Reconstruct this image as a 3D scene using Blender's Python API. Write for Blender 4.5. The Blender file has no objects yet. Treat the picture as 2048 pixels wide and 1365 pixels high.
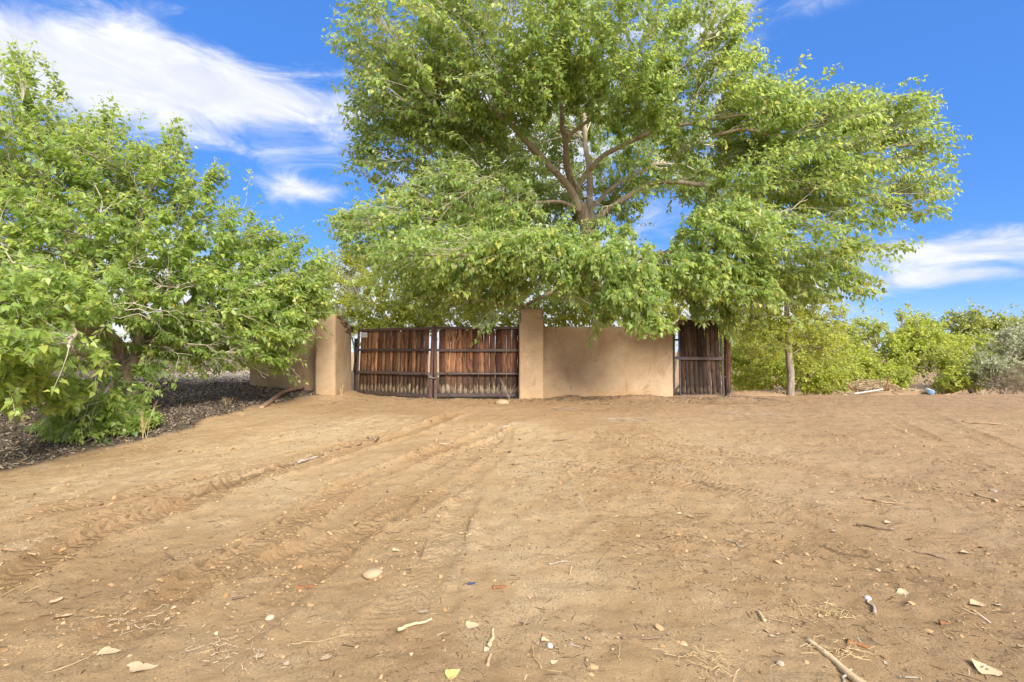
import bpy, math, random
import numpy as np
from mathutils import Vector, Matrix, kdtree

rng = np.random.default_rng(7)
random.seed(7)
sc = bpy.context.scene
COL = sc.collection

# ------------------------------------------------------------------ camera, sky, sun, exposure
F = 1000.0                 # focal length in photograph pixels (2048 wide)
CX, HY, ZC = 1024.0, 705.0, 1.5
cam = bpy.data.cameras.new('camera')
cam.sensor_width = 36.0
cam.lens = 36.0 * F / 2048.0
cam.shift_y = (HY - 682.5) / 2048.0
cam.clip_end = 6000
cam.clip_start = 0.05
camo = bpy.data.objects.new('camera', cam)
camo.location = (0, 0, ZC)
camo.rotation_euler = (math.radians(90), 0, 0)
COL.objects.link(camo)
sc.camera = camo

SUN_EL, SUN_AZ = math.radians(36), math.radians(154)     # azimuth clockwise from +Y: behind the camera, to the right
sun = bpy.data.lights.new('sun', 'SUN')
sun.energy = 1.5
sun.angle = math.radians(28)
sun.color = (1.0, 0.93, 0.82)
suno = bpy.data.objects.new('sun', sun)
sd = Vector((math.sin(SUN_AZ) * math.cos(SUN_EL), math.cos(SUN_AZ) * math.cos(SUN_EL), math.sin(SUN_EL)))
suno.rotation_euler = sd.to_track_quat('Z', 'Y').to_euler()
COL.objects.link(suno)

vs = sc.view_settings
vs.view_transform = 'Standard'
vs.look = 'None'
vs.exposure = 2.6
vs.gamma = 1.0
vs.use_curve_mapping = False
sc.cycles.use_denoising = True
sc.cycles.use_adaptive_sampling = False
sc.cycles.sample_clamp_indirect = 6.0
sc.cycles.max_bounces = 12
sc.cycles.transmission_bounces = 9
sc.cycles.diffuse_bounces = 9
sc.cycles.transparent_max_bounces = 8


class NT:
    """tiny node-tree helper"""
    def __init__(self, tree):
        self.t = tree
        tree.nodes.clear()

    def n(self, typ, ins=None, **kw):
        nd = self.t.nodes.new(typ)
        for k, v in kw.items():
            setattr(nd, k, v)
        for k, v in (ins or {}).items():
            s = nd.inputs[k]
            if hasattr(v, 'is_linked'):
                self.t.links.new(v, s)
            else:
                s.default_value = v
        return nd

    def math(self, op, a, b=0.0, c=0.0, clamp=False):
        nd = self.n('ShaderNodeMath', operation=op, use_clamp=clamp)
        for i, v in enumerate((a, b, c)):
            if hasattr(v, 'is_linked'):
                self.t.links.new(v, nd.inputs[i])
            else:
                nd.inputs[i].default_value = v
        return nd.outputs[0]

    def mix(self, fac, a, b, blend='MIX'):
        nd = self.n('ShaderNodeMix', data_type='RGBA', blend_type=blend)
        for k, v in ((0, fac), (6, a), (7, b)):
            if hasattr(v, 'is_linked'):
                self.t.links.new(v, nd.inputs[k])
            else:
                nd.inputs[k].default_value = v if not isinstance(v, tuple) or len(v) == 4 else v + (1,)
        return nd.outputs[2]

    def ramp(self, fac, stops, interp='LINEAR'):
        nd = self.n('ShaderNodeValToRGB', {'Fac': fac})
        cr = nd.color_ramp
        cr.interpolation = interp
        while len(cr.elements) < len(stops):
            cr.elements.new(0.5)
        for e, (p, c) in zip(cr.elements, stops):
            e.position = p
            e.color = c if len(c) == 4 else tuple(c) + (1,)
        return nd.outputs[0]

    def noise(self, vec, scale, detail=4, rough=0.55, dist=0.0):
        nd = self.n('ShaderNodeTexNoise', {'Scale': scale, 'Detail': detail, 'Roughness': rough, 'Distortion': dist})
        if vec is not None:
            self.t.links.new(vec, nd.inputs['Vector'])
        return nd.outputs[0]

    def maprange(self, v, a, b, c=0.0, d=1.0, smooth=True):
        nd = self.n('ShaderNodeMapRange', {0: v, 1: a, 2: b, 3: c, 4: d},
                    interpolation_type='SMOOTHSTEP' if smooth else 'LINEAR')
        return nd.outputs[0]


def build_world():
    w = bpy.data.worlds.new('World')
    sc.world = w
    w.use_nodes = True
    t = NT(w.node_tree)
    sky = t.n('ShaderNodeTexSky', sky_type='NISHITA')
    sky.sun_disc = False
    sky.sun_elevation = SUN_EL
    sky.sun_rotation = SUN_AZ
    sky.altitude = 1600
    sky.air_density = 1.0
    sky.dust_density = 0.6
    sky.ozone_density = 2.5
    hs = t.n('ShaderNodeHueSaturation', {'Saturation': 1.30, 'Value': 0.74, 'Hue': 0.507, 'Color': sky.outputs[0]})
    blue = t.mix(0.62, hs.outputs[0], (.38, 1.13, 3.3))
    tc = t.n('ShaderNodeTexCoord')
    d = tc.outputs['Generated']
    sp = t.n('ShaderNodeSeparateXYZ', {0: d})
    x, y, z = sp.outputs
    az = t.math('ARCTAN2', x, y)
    el = t.math('ARCSINE', z)
    base = t.n('ShaderNodeCombineXYZ', {0: az, 1: t.math('MULTIPLY', el, 2.6), 2: 0.0}).outputs[0]
    warp = t.noise(base, 3.0, 5, 0.6)
    fine = t.noise(base, 7.0, 8, 0.62, 0.9)
    big = t.noise(base, 2.2, 6, 0.6, 0.4)
    # cloud banks, plus whitened sky painted as halo behind the tree crowns: azimuth, elevation (radians), half widths, weight
    def at(px, py):
        dx, dz = (px - CX) / F, (HY - py) / F
        return math.atan2(dx, 1.0), math.atan2(dz, math.hypot(1, dx))
    banks = [(170, 150, .34, .070, .85), (500, 185, .22, .042, .75), (40, 115, .2, .05, .6), (290, 60, .07, .09, .45),
             (595, 380, .07, .020, .95), (1960, 500, .17, .026, 1.0), (1900, 556, .12, .012, .8), (1600, -20, .2, .03, .4),
             (1440, 60, .05, .10, .5), (1150, 580, .34, .10, 1.2), (1000, 350, .14, .15, .9), (690, 570, .05, .045, .8),
             (300, 610, .26, .12, 1.2), (1480, 610, .10, .07, 1.1), (1030, 620, .5, .06, 1.3), (1130, 200, .3, .2, .8)]
    tot = None
    for (px, py, ra, re, wt) in banks:
        a0, e0 = at(px, py)
        u = t.math('DIVIDE', t.math('SUBTRACT', az, a0), ra)
        v = t.math('DIVIDE', t.math('SUBTRACT', el, e0), re)
        r2 = t.math('ADD', t.math('MULTIPLY', u, u), t.math('MULTIPLY', v, v))
        g = t.math('MULTIPLY', t.math('POWER', 2.718, t.math('MULTIPLY', r2, -1.0)), wt)
        tot = g if tot is None else t.math('ADD', tot, g)
    # outside the frame, denser unseen cloud added to raise and warm the fill light
    away = t.maprange(t.math('ABSOLUTE', az), 0.85, 1.2)
    high = t.maprange(el, 0.62, 0.85)
    outm = t.math('MAXIMUM', away, high)
    tot = t.math('ADD', tot, t.math('MULTIPLY', outm, t.maprange(big, 0.33, 0.50, 0.0, 1.1)))
    n = t.math('ADD', t.math('MULTIPLY', fine, 0.75), t.math('MULTIPLY', warp, 0.45))
    dens = t.math('ADD', t.math('MULTIPLY', tot, 1.0), t.math('MULTIPLY', t.math('SUBTRACT', n, 0.60), 2.5))
    m = t.math('MULTIPLY', t.maprange(dens, 0.16, 1.2), t.maprange(tot, 0.03, 0.30))
    shade = t.mix(t.maprange(fine, 0.35, 0.7), (2.85, 2.95, 3.3), (3.5, 3.55, 3.65))
    col = t.mix(t.math('MULTIPLY', m, 0.96), blue, shade)
    bg = t.n('ShaderNodeBackground', {'Color': col, 'Strength': 0.05})
    o = t.n('ShaderNodeOutputWorld')
    t.t.links.new(bg.outputs[0], o.inputs[0])


build_world()

# ------------------------------------------------------------------ helpers
def P(px, py, Y):
    """photograph pixel at depth Y -> world point"""
    return np.array([(px - CX) / F * Y, Y, ZC + (HY - py) / F * Y])


def tag(o, label=None, cat=None, group=None, kind=None):
    if label: o['label'] = label
    if cat: o['category'] = cat
    if group: o['group'] = group
    if kind: o['kind'] = kind
    return o


def empty(name, loc=(0, 0, 0), rz=0.0):
    o = bpy.data.objects.new(name, None)
    o.empty_display_size = 0.2
    o.location = loc
    o.rotation_euler = (0, 0, rz)
    COL.objects.link(o)
    return o


def mesh_np(name, v, f, mat=None, smooth=False, rnd=None, uv=None):
    """vectorised mesh: v (N,3), f (M,k) with constant k or list of such arrays"""
    me = bpy.data.meshes.new(name)
    fl = f if isinstance(f, list) else [f]
    v = np.asarray(v, np.float32)
    fl = [np.asarray(a, np.int32) for a in fl if len(a)]
    me.vertices.add(len(v))
    me.vertices.foreach_set('co', v.ravel())
    nl = sum(a.size for a in fl)
    npoly = sum(len(a) for a in fl)
    me.loops.add(nl)
    me.loops.foreach_set('vertex_index', np.concatenate([a.ravel() for a in fl]))
    me.polygons.add(npoly)
    tot = np.concatenate([np.full(len(a), a.shape[1], np.int32) for a in fl])
    st = np.concatenate([[0], np.cumsum(tot)[:-1]]).astype(np.int32)
    me.polygons.foreach_set('loop_start', st)
    me.polygons.foreach_set('loop_total', tot)
    if smooth:
        me.polygons.foreach_set('use_smooth', np.ones(npoly, bool))
    if rnd is not None:
        at = me.attributes.new('rnd', 'FLOAT', 'POINT')
        at.data.foreach_set('value', np.asarray(rnd, np.float32))
    me.update(calc_edges=True)
    me.validate()
    if mat: me.materials.append(mat)
    return me


def obj(name, me, parent=None):
    o = bpy.data.objects.new(name, me)
    COL.objects.link(o)
    if parent is not None: o.parent = parent
    return o


_tab = np.random.default_rng(3).random((256, 256))
def vnoise(x, y):
    xi, yi = np.floor(x).astype(int), np.floor(y).astype(int)
    fx, fy = x - xi, y - yi
    fx = fx * fx * (3 - 2 * fx); fy = fy * fy * (3 - 2 * fy)
    a = _tab[xi & 255, yi & 255]; b = _tab[(xi + 1) & 255, yi & 255]
    c = _tab[xi & 255, (yi + 1) & 255]; d = _tab[(xi + 1) & 255, (yi + 1) & 255]
    return (a * (1 - fx) + b * fx) * (1 - fy) + (c * (1 - fx) + d * fx) * fy


def fbm(x, y, s, o=4, g=0.5):
    r = 0; a = 1; t = 0
    for i in range(o):
        r = r + a * (vnoise(x * s + 17.3 * i, y * s + 9.1 * i) - 0.5); t += a
        a *= g; s *= 2.03
    return r / t


def sstep(a, b, x):
    t = np.clip((x - a) / (b - a), 0, 1)
    return t * t * (3 - 2 * t)


def nrm(v):
    return v / np.maximum(np.linalg.norm(v, axis=-1, keepdims=True), 1e-9)


def catmull(pts, n):
    pts = np.asarray(pts, float)
    p = np.vstack([2 * pts[0] - pts[1], pts, 2 * pts[-1] - pts[-2]])
    out = []
    segs = len(pts) - 1
    for u in np.linspace(0, segs, n):
        i = min(int(u), segs - 1); t = u - i
        a, b, c, d = p[i:i + 4]
        out.append(0.5 * (2 * b + (c - a) * t + (2 * a - 5 * b + 4 * c - d) * t * t + (3 * b - a - 3 * c + d) * t ** 3))
    return np.array(out)


def tubes(C, R, k, cap=False):
    """C (N,n,3) curves, R (N,n) radii -> verts, quads"""
    N, n, _ = C.shape
    T = np.gradient(C, axis=1)
    T = nrm(T)
    ref = np.where(np.abs(T[:, :1, 2:3]) > 0.85, np.array([1.0, 0, 0]), np.array([0, 0, 1.0]))
    ref = np.broadcast_to(ref, T.shape)
    A = nrm(np.cross(T, ref)); B = np.cross(T, A)
    th = np.arange(k) / k * 2 * math.pi
    V = C[:, :, None] + R[:, :, None, None] * (np.cos(th)[:, None] * A[:, :, None] + np.sin(th)[:, None] * B[:, :, None])
    idx = np.arange(N * n * k).reshape(N, n, k)
    a = idx[:, :-1]; b = idx[:, 1:]
    Q = np.stack([a, np.roll(a, -1, 2), np.roll(b, -1, 2), b], -1).reshape(-1, 4)
    fl = [Q]
    if cap:
        fl.append(idx[:, 0, ::-1].reshape(-1, k)); fl.append(idx[:, -1].reshape(-1, k))
    return V.reshape(-1, 3), fl


def box_mesh(name, sx, sy, sz, mat, bev=0.0, org=(0, 0, 0)):
    """box centred in x,y, standing on z=0, with chamfered vertical/horizontal edges"""
    import bmesh
    bm = bmesh.new()
    bmesh.ops.create_cube(bm, size=1)
    for v in bm.verts:
        v.co = Vector((v.co.x * sx + org[0], v.co.y * sy + org[1], (v.co.z + .5) * sz + org[2]))
    if bev > 0:
        bmesh.ops.bevel(bm, geom=bm.edges[:], offset=bev, segments=1, affect='EDGES')
    me = bpy.data.meshes.new(name)
    bm.to_mesh(me); bm.free()
    me.materials.append(mat)
    return me


# ------------------------------------------------------------------ materials
def material(name):
    m = bpy.data.materials.new(name)
    m.use_nodes = True
    return m, NT(m.node_tree)


def finish(m, t, surf, bump=None):
    o = t.n('ShaderNodeOutputMaterial')
    t.t.links.new(surf, o.inputs[0])
    return m


def leaf_mat(name, stops, trans, tfac=0.4, rough=0.45):
    m, t = material(name)
    a = t.n('ShaderNodeAttribute', attribute_name='rnd').outputs['Fac']
    col = t.ramp(a, stops)
    geo = t.n('ShaderNodeNewGeometry')
    under = t.mix(t.math('MULTIPLY', geo.outputs['Backfacing'], 0.35), col, (0.40, 0.45, 0.25))
    p = t.n('ShaderNodeBsdfPrincipled', {'Base Color': under, 'Roughness': rough, 'Specular IOR Level': 0.5})
    tr = t.n('ShaderNodeBsdfTranslucent', {'Color': t.mix(0.5, col, trans)})
    mx = t.n('ShaderNodeMixShader', {0: tfac, 1: p.outputs[0], 2: tr.outputs[0]})
    return finish(m, t, mx.outputs[0])


M = {}
M['leaf'] = leaf_mat('cottonwood_leaf', [(0, (.120, .225, .062)), (.35, (.225, .352, .095)), (.75, (.365, .470, .125)), (.95, (.530, .545, .15)), (1, (.60, .48, .10))], (.68, .78, .16), .56, .36)
M['leaf_near'] = leaf_mat('young_cottonwood_leaf', [(0, (.128, .232, .056)), (.4, (.245, .375, .085)), (.8, (.385, .480, .115)), (.96, (.51, .55, .14)), (1, (.58, .48, .08))], (.68, .80, .14), .56, .36)
M['leaf_yellow'] = leaf_mat('yellow_green_leaf', [(0, (.27, .34, .06)), (.5, (.45, .50, .085)), (1, (.64, .60, .11))], (.78, .82, .13), .57)
M['leaf_lime'] = leaf_mat('lime_leaf', [(0, (.24, .31, .055)), (.5, (.41, .47, .08)), (1, (.60, .58, .10))], (.72, .80, .12), .55)
M['leaf_mid'] = leaf_mat('mid_green_leaf', [(0, (.16, .21, .05)), (.5, (.31, .36, .08)), (1, (.48, .47, .11))], (.6, .64, .14), .5)
M['leaf_olive'] = leaf_mat('silver_olive_leaf', [(0, (.26, .29, .17)), (.5, (.40, .43, .26)), (1, (.56, .56, .37))], (.5, .54, .32), .4)
M['leaf_blue'] = leaf_mat('blue_needle', [(0, (.10, .16, .13)), (.6, (.18, .26, .22)), (1, (.27, .36, .32))], (.25, .35, .25), .2)
M['leaf_grey'] = leaf_mat('grey_twig_leaf', [(0, (.16, .14, .12)), (.6, (.28, .26, .23)), (1, (.30, .33, .15))], (.3, .35, .2), .25)
M['leaf_red'] = leaf_mat('reddish_dry_leaf', [(0, (.12, .07, .045)), (.6, (.22, .14, .08)), (1, (.30, .24, .14))], (.3, .2, .1), .25)


def bark(name, c1, c2, scale=14, bumpd=0.02):
    m, t = material(name)
    tc = t.n('ShaderNodeTexCoord')
    mp = t.n('ShaderNodeMapping', {0: tc.outputs['Object'], 'Scale': (1, 1, 0.28)})
    a = t.noise(mp.outputs[0], scale, 6, 0.65, 1.2)
    b = t.noise(tc.outputs['Object'], 1.3, 3)
    f = t.math('ADD', t.math('MULTIPLY', a, 0.8), t.math('MULTIPLY', b, 0.35))
    col = t.ramp(f, [(.40, c1), (.62, c2), (.8, tuple(min(1, x * 1.2) for x in c2))])
    bp = t.n('ShaderNodeBump', {'Strength': 0.9, 'Distance': bumpd, 'Height': a})
    p = t.n('ShaderNodeBsdfPrincipled', {'Base Color': col, 'Roughness': .9, 'Normal': bp.outputs[0]})
    return finish(m, t, p.outputs[0])


M['bark_brown'] = bark('furrowed_bark', (.13, .082, .055), (.32, .245, .175), 12, .03)
M['bark_pale'] = bark('pale_branch_bark', (.20, .120, .078), (.41, .345, .26), 9, .01)
M['bark_twig'] = bark('twig_bark', (.22, .18, .12), (.44, .40, .31), 9, .004)
M['bark_grey'] = bark('grey_bark', (.17, .13, .10), (.34, .28, .22), 14, .02)


def ground_material():
    m, t = material('bare_dirt')
    tc = t.n('ShaderNodeTexCoord')
    v = t.n('ShaderNodeNewGeometry').outputs['Position']
    n1 = t.noise(v, 0.45, 4, .55)
    n2 = t.noise(v, 2.6, 6, .65, .5)
    n3 = t.noise(v, 38, 6, .75)
    n4 = t.noise(v, 170, 4, .75)
    n6 = t.noise(v, 420, 2, .7)
    vd = t.n('ShaderNodeTexVoronoi', {'Vector': t.n('ShaderNodeMapping', {0: v, 'Scale': (1.0, 1.7, 1.0)}).outputs[0], 'Scale': 42.0})
    dsz = t.maprange(t.n('ShaderNodeSeparateColor', {0: vd.outputs['Color']}).outputs[0], .45, 1.0, 0.0, .26, False)
    dots = t.math('MULTIPLY', t.math('LESS_THAN', vd.outputs['Distance'], dsz), t.maprange(n2, .36, .60, .25, .85))
    f = t.math('ADD', t.math('MULTIPLY', n1, .55), t.math('MULTIPLY', n2, .45))
    col = t.ramp(f, [(.38, (.345, .222, .112)), (.50, (.430, .294, .160)), (.62, (.505, .368, .218))])
    # darker, redder soil colour towards the wall, weaker on the left
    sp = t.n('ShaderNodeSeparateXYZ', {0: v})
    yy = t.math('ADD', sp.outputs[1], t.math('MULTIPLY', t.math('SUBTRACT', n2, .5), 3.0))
    wall_tint = t.maprange(yy, 7.6, 12.0, 0, .78)
    wall_tint = t.math('MULTIPLY', wall_tint, t.maprange(t.math('ADD', sp.outputs[0], t.math('MULTIPLY', n1, 3.0)), -3.0, 3.2, .45, 1.0))
    col = t.mix(wall_tint, col, (.290, .172, .090))
    right = t.maprange(t.math('ADD', sp.outputs[0], t.math('MULTIPLY', n2, 2.0)), 1.5, 6.0, 0, .55)
    col = t.mix(right, col, (.370, .250, .160))
    spk = t.maprange(n3, .58, .70, 0, .30)
    col = t.mix(spk, col, (.155, .090, .048))
    spl = t.maprange(n4, .60, .75, 0, .35)
    col = t.mix(spl, col, (.52, .40, .26))
    col = t.mix(t.maprange(n6, .56, .72, 0, .35), col, (.26, .155, .075))
    col = t.mix(dots, col, (.150, .092, .052))
    trk = t.n('ShaderNodeAttribute', attribute_name='trk').outputs['Fac']
    col = t.mix(t.math('MULTIPLY', trk, t.maprange(n2, .3, .6, .35, .75)), col, (.235, .135, .063))
    pale = t.n('ShaderNodeAttribute', attribute_name='pale').outputs['Fac']
    col = t.mix(t.math('MULTIPLY', pale, t.maprange(n2, .35, .65, .2, .7)), col, (.53, .40, .245))
    # chip bed soil
    a = t.n('ShaderNodeAttribute', attribute_name='rnd').outputs['Fac']
    col = t.mix(t.math('MULTIPLY', a, .9), col, t.mix(n3, (.05, .040, .032), (.16, .13, .10)))
    vo = t.n('ShaderNodeTexVoronoi', {'Vector': t.n('ShaderNodeVectorMath', {0: v, 1: t.n('ShaderNodeCombineXYZ', {0: t.math('MULTIPLY', n3, .03), 1: t.math('MULTIPLY', n4, .03), 2: 0.0}).outputs[0]}, operation='ADD').outputs[0], 'Scale': 46.0}).outputs['Distance']
    crumb = t.math('MULTIPLY', t.maprange(vo, .05, .55, 1.0, 0.0), t.maprange(n2, .42, .62, .15, 1.0))
    tu = t.n('ShaderNodeAttribute', attribute_name='tu').outputs['Fac']
    tv = t.n('ShaderNodeAttribute', attribute_name='tv').outputs['Fac']
    lug = t.math('SINE', t.math('MULTIPLY', t.math('ADD', tu, t.math('MULTIPLY', t.math('ABSOLUTE', tv), .7)), 2 * math.pi / .062))
    lug = t.math('MULTIPLY', t.maprange(lug, -.5, .3), t.math('MULTIPLY', t.n('ShaderNodeAttribute', attribute_name='tin').outputs['Fac'], t.maprange(n2, .3, .55, .2, 1.0)))
    h = t.math('ADD', t.math('MULTIPLY', n3, .45), t.math('ADD', t.math('MULTIPLY', n4, .40), t.math('MULTIPLY', n6, .10)))
    h = t.math('ADD', h, t.math('MULTIPLY', n2, .9))
    h = t.math('ADD', h, t.math('MULTIPLY', crumb, .20))
    h = t.math('ADD', h, t.math('MULTIPLY', lug, .38))
    bp = t.n('ShaderNodeBump', {'Strength': 1.0, 'Distance': .036, 'Height': h})
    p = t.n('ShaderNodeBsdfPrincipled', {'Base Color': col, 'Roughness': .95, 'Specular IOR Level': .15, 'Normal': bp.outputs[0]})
    return finish(m, t, p.outputs[0])


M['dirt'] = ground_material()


def adobe_material():
    m, t = material('adobe_plaster')
    tc = t.n('ShaderNodeTexCoord')
    v = tc.outputs['Object']
    n1 = t.noise(v, 1.1, 5, .6, .4)
    mp = t.n('ShaderNodeMapping', {0: v, 'Scale': (1.3, 1.3, .7)})
    n2 = t.noise(mp.outputs[0], 2.4, 6, .65, .8)
    n3 = t.noise(v, 30, 6, .7)
    f = t.math('ADD', t.math('MULTIPLY', n1, .65), t.math('MULTIPLY', n2, .35))
    col = t.ramp(f, [(.34, (.290, .195, .115)), (.46, (.360, .255, .160)), (.56, (.410, .305, .198)), (.68, (.45, .345, .232))])
    col = t.mix(t.maprange(n3, .55, .78, 0, .16), col, (.26, .165, .095))
    st = t.maprange(n2, .55, .68, 0, .5)
    col = t.mix(st, col, (.22, .125, .065))
    sp = t.n('ShaderNodeSeparateXYZ', {0: t.n('ShaderNodeNewGeometry').outputs['Position']})
    spl = t.maprange(t.math('ADD', sp.outputs[2], t.math('MULTIPLY', t.math('SUBTRACT', n1, .5), .5)), .62, .36, 0, .5)
    col = t.mix(spl, col, (.40, .245, .125))
    tm = t.n('ShaderNodeMapping', {0: v, 'Scale': (1.0, 1.0, 2.2), 'Rotation': (0, .5, 0)})
    n5 = t.noise(tm.outputs[0], 7, 5, .6, 1.4)
    col = t.mix(t.maprange(n5, .52, .70, 0, .22), col, (.29, .185, .105))
    col = t.mix(t.maprange(n5, .46, .32, 0, .25), col, (.52, .40, .26))
    h = t.math('ADD', t.math('ADD', t.math('MULTIPLY', n3, .3), n1), t.math('MULTIPLY', n5, .5))
    bp = t.n('ShaderNodeBump', {'Strength': .5, 'Distance': .03, 'Height': h})
    p = t.n('ShaderNodeBsdfPrincipled', {'Base Color': col, 'Roughness': .93, 'Specular IOR Level': .15, 'Normal': bp.outputs[0]})
    return finish(m, t, p.outputs[0])


M['adobe'] = adobe_material()


def simple(name, c, rough=.8, var=.25, scale=12, metal=0.0, c2=None, bump=.3, bd=.01):
    m, t = material(name)
    tc = t.n('ShaderNodeTexCoord')
    n = t.noise(tc.outputs['Object'], scale, 6, .65)
    d = c2 or tuple(x * (1 - var) for x in c)
    oi = t.n('ShaderNodeObjectInfo').outputs['Random']
    f = t.math('ADD', t.maprange(n, .35, .65), t.math('MULTIPLY', t.math('SUBTRACT', oi, .5), .5), clamp=True)
    col = t.mix(f, d, c)
    bp = t.n('ShaderNodeBump', {'Strength': bump, 'Distance': bd, 'Height': n})
    p = t.n('ShaderNodeBsdfPrincipled', {'Base Color': col, 'Roughness': rough, 'Metallic': metal, 'Normal': bp.outputs[0]})
    return finish(m, t, p.outputs[0])


M['adobe_brick'] = simple('adobe_brick', (.21, .125, .075), .95, c2=(.085, .05, .032), scale=9)
M['iron'] = simple('dark_brown_painted_iron', (.100, .066, .058), .5, c2=(.045, .034, .033), scale=5, bump=.1)
M['iron_red'] = simple('red_brown_painted_iron', (.15, .075, .060), .55, c2=(.08, .048, .044), scale=4, bump=.1)
M['iron_black'] = simple('black_iron', (.035, .03, .03), .5, c2=(.018, .016, .017))
M['chain'] = simple('galvanised_chain', (.42, .40, .37), .4, metal=.8)
M['white_plate'] = simple('white_sign_plate', (.74, .73, .70), .5, var=.12)
M['ink'] = simple('faded_grey_ink', (.20, .20, .23), .7)
M['stone'] = simple('tan_stone', (.38, .28, .18), .95, c2=(.28, .20, .12), scale=6)
M['drywood'] = simple('dry_barkless_wood', (.56, .43, .26), .85, c2=(.38, .27, .15), scale=16)
M['greywood'] = simple('grey_weathered_stick', (.45, .39, .32), .9, c2=(.25, .20, .155), scale=20)
M['darkwood'] = simple('dark_stick', (.20, .13, .09), .9, c2=(.10, .07, .05), scale=20)
M['rootwood'] = simple('tan_root_wood', (.36, .235, .135), .9, c2=(.20, .12, .07), scale=10)
M['redbark'] = simple('red_brown_bark_chip', (.33, .135, .045), .85, c2=(.14, .06, .025), scale=25)
M['pvc'] = simple('white_plastic_pipe', (.58, .57, .56), .5, var=.12)
M['bluecap'] = simple('blue_plastic', (.20, .34, .47), .45, c2=(.16, .27, .40), scale=8)
M['bluebit'] = simple('dark_blue_plastic', (.03, .06, .20), .4)
M['paleleaf'] = simple('dry_pale_leaf', (.55, .43, .27), .8, c2=(.42, .31, .18), scale=25)
M['greyleaf'] = simple('grey_crumbled_leaf', (.52, .42, .30), .85, c2=(.36, .27, .18), scale=25)
M['yellowleaf'] = simple('yellow_fallen_leaf', (.50, .44, .14), .7, c2=(.40, .35, .13), scale=20)
M['straw'] = simple('dry_straw', (.55, .42, .22), .9, c2=(.40, .28, .14))
M['blue_post'] = simple('blue_grey_latch', (.06, .09, .16), .5)


def wood_material(name, dark, mid, light, bleach=1.0, grey=(.37, .30, .22)):
    m, t = material(name)
    tc = t.n('ShaderNodeTexCoord')
    oi = t.n('ShaderNodeObjectInfo').outputs['Random']
    off = t.n('ShaderNodeCombineXYZ', {0: t.math('MULTIPLY', oi, 37.0), 1: t.math('MULTIPLY', oi, 11.0), 2: t.math('MULTIPLY', oi, 53.0)})
    vec = t.n('ShaderNodeVectorMath', {0: tc.outputs['Object'], 1: off.outputs[0]}, operation='ADD').outputs[0]
    mp = t.n('ShaderNodeMapping', {0: vec, 'Scale': (1, 1, .055)})
    grain = t.noise(mp.outputs[0], 42, 6, .65, .8)
    mp2 = t.n('ShaderNodeMapping', {0: vec, 'Scale': (1, 1, .2)})
    blot = t.noise(mp2.outputs[0], 7, 5, .65, .6)
    f = t.math('ADD', t.math('MULTIPLY', grain, .65), t.math('MULTIPLY', blot, .35))
    f = t.math('ADD', f, t.math('MULTIPLY', t.math('SUBTRACT', oi, .5), .18))
    col = t.ramp(f, [(.32, dark), (.47, mid), (.60, light), (.74, tuple(min(1, x * 1.25) for x in light))])
    hue = t.n('ShaderNodeHueSaturation', {'Hue': t.maprange(oi, 0, 1, .487, .512, False), 'Saturation': 1.0, 'Value': t.maprange(t.math('FRACT', t.math('MULTIPLY', oi, 7.3)), 0, 1, .5, 1.45, False), 'Color': col})
    col = hue.outputs[0]
    # black weather stain higher on each board, bleached splash zone at the foot
    sp = t.n('ShaderNodeSeparateXYZ', {0: tc.outputs['Object']})
    mp3 = t.n('ShaderNodeMapping', {0: vec, 'Scale': (1, 1, .16)})
    drip = t.noise(mp3.outputs[0], 16, 4, .7)
    zb = t.math('ADD', sp.outputs[2], t.math('MULTIPLY', t.math('SUBTRACT', drip, .5), .75))
    mps = t.n('ShaderNodeMapping', {0: vec, 'Scale': (1, 1, .10)})
    streak = t.noise(mps.outputs[0], 24, 5, .7, .5)
    col = t.mix(t.maprange(streak, .52, .60, 0, .8), col, (.028, .020, .016))
    col = t.mix(t.maprange(streak, .40, .30, 0, .45), col, grey)
    blk = t.math('MULTIPLY', t.maprange(zb, .75, .35), .72)
    col = t.mix(blk, col, (.030, .022, .018))
    ble = t.math('MULTIPLY', t.maprange(t.math('ADD', sp.outputs[2], t.math('MULTIPLY', t.math('SUBTRACT', drip, .5), .75)), .20, .06), bleach)
    col = t.mix(ble, col, grey)
    knot = t.n('ShaderNodeTexVoronoi', {'Vector': t.n('ShaderNodeMapping', {0: vec, 'Scale': (5.5, 0.1, 1.7)}).outputs[0], 'Scale': 1.0}).outputs['Distance']
    col = t.mix(t.maprange(knot, .13, .06, 0, .8), col, (.025, .014, .010))
    bp = t.n('ShaderNodeBump', {'Strength': .7, 'Distance': .006, 'Height': grain})
    p = t.n('ShaderNodeBsdfPrincipled', {'Base Color': col, 'Roughness': .82, 'Specular IOR Level': .25, 'Normal': bp.outputs[0]})
    return finish(m, t, p.outputs[0])


M['board_red'] = wood_material('weathered_red_board', (.058, .032, .020), (.200, .098, .050), (.380, .200, .105))
M['board_dark'] = wood_material('weathered_dark_board', (.044, .024, .017), (.155, .070, .040), (.300, .138, .075))
M['board_brown'] = wood_material('weathered_brown_board', (.034, .022, .017), (.092, .055, .039), (.165, .105, .075), .55, (.22, .17, .13))


def chip_mat(name, stops):
    m, t = material(name)
    a = t.n('ShaderNodeAttribute', attribute_name='rnd').outputs['Fac']
    p = t.n('ShaderNodeBsdfPrincipled', {'Base Color': t.ramp(a, stops), 'Roughness': .9, 'Specular IOR Level': .2})
    return finish(m, t, p.outputs[0])


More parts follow.
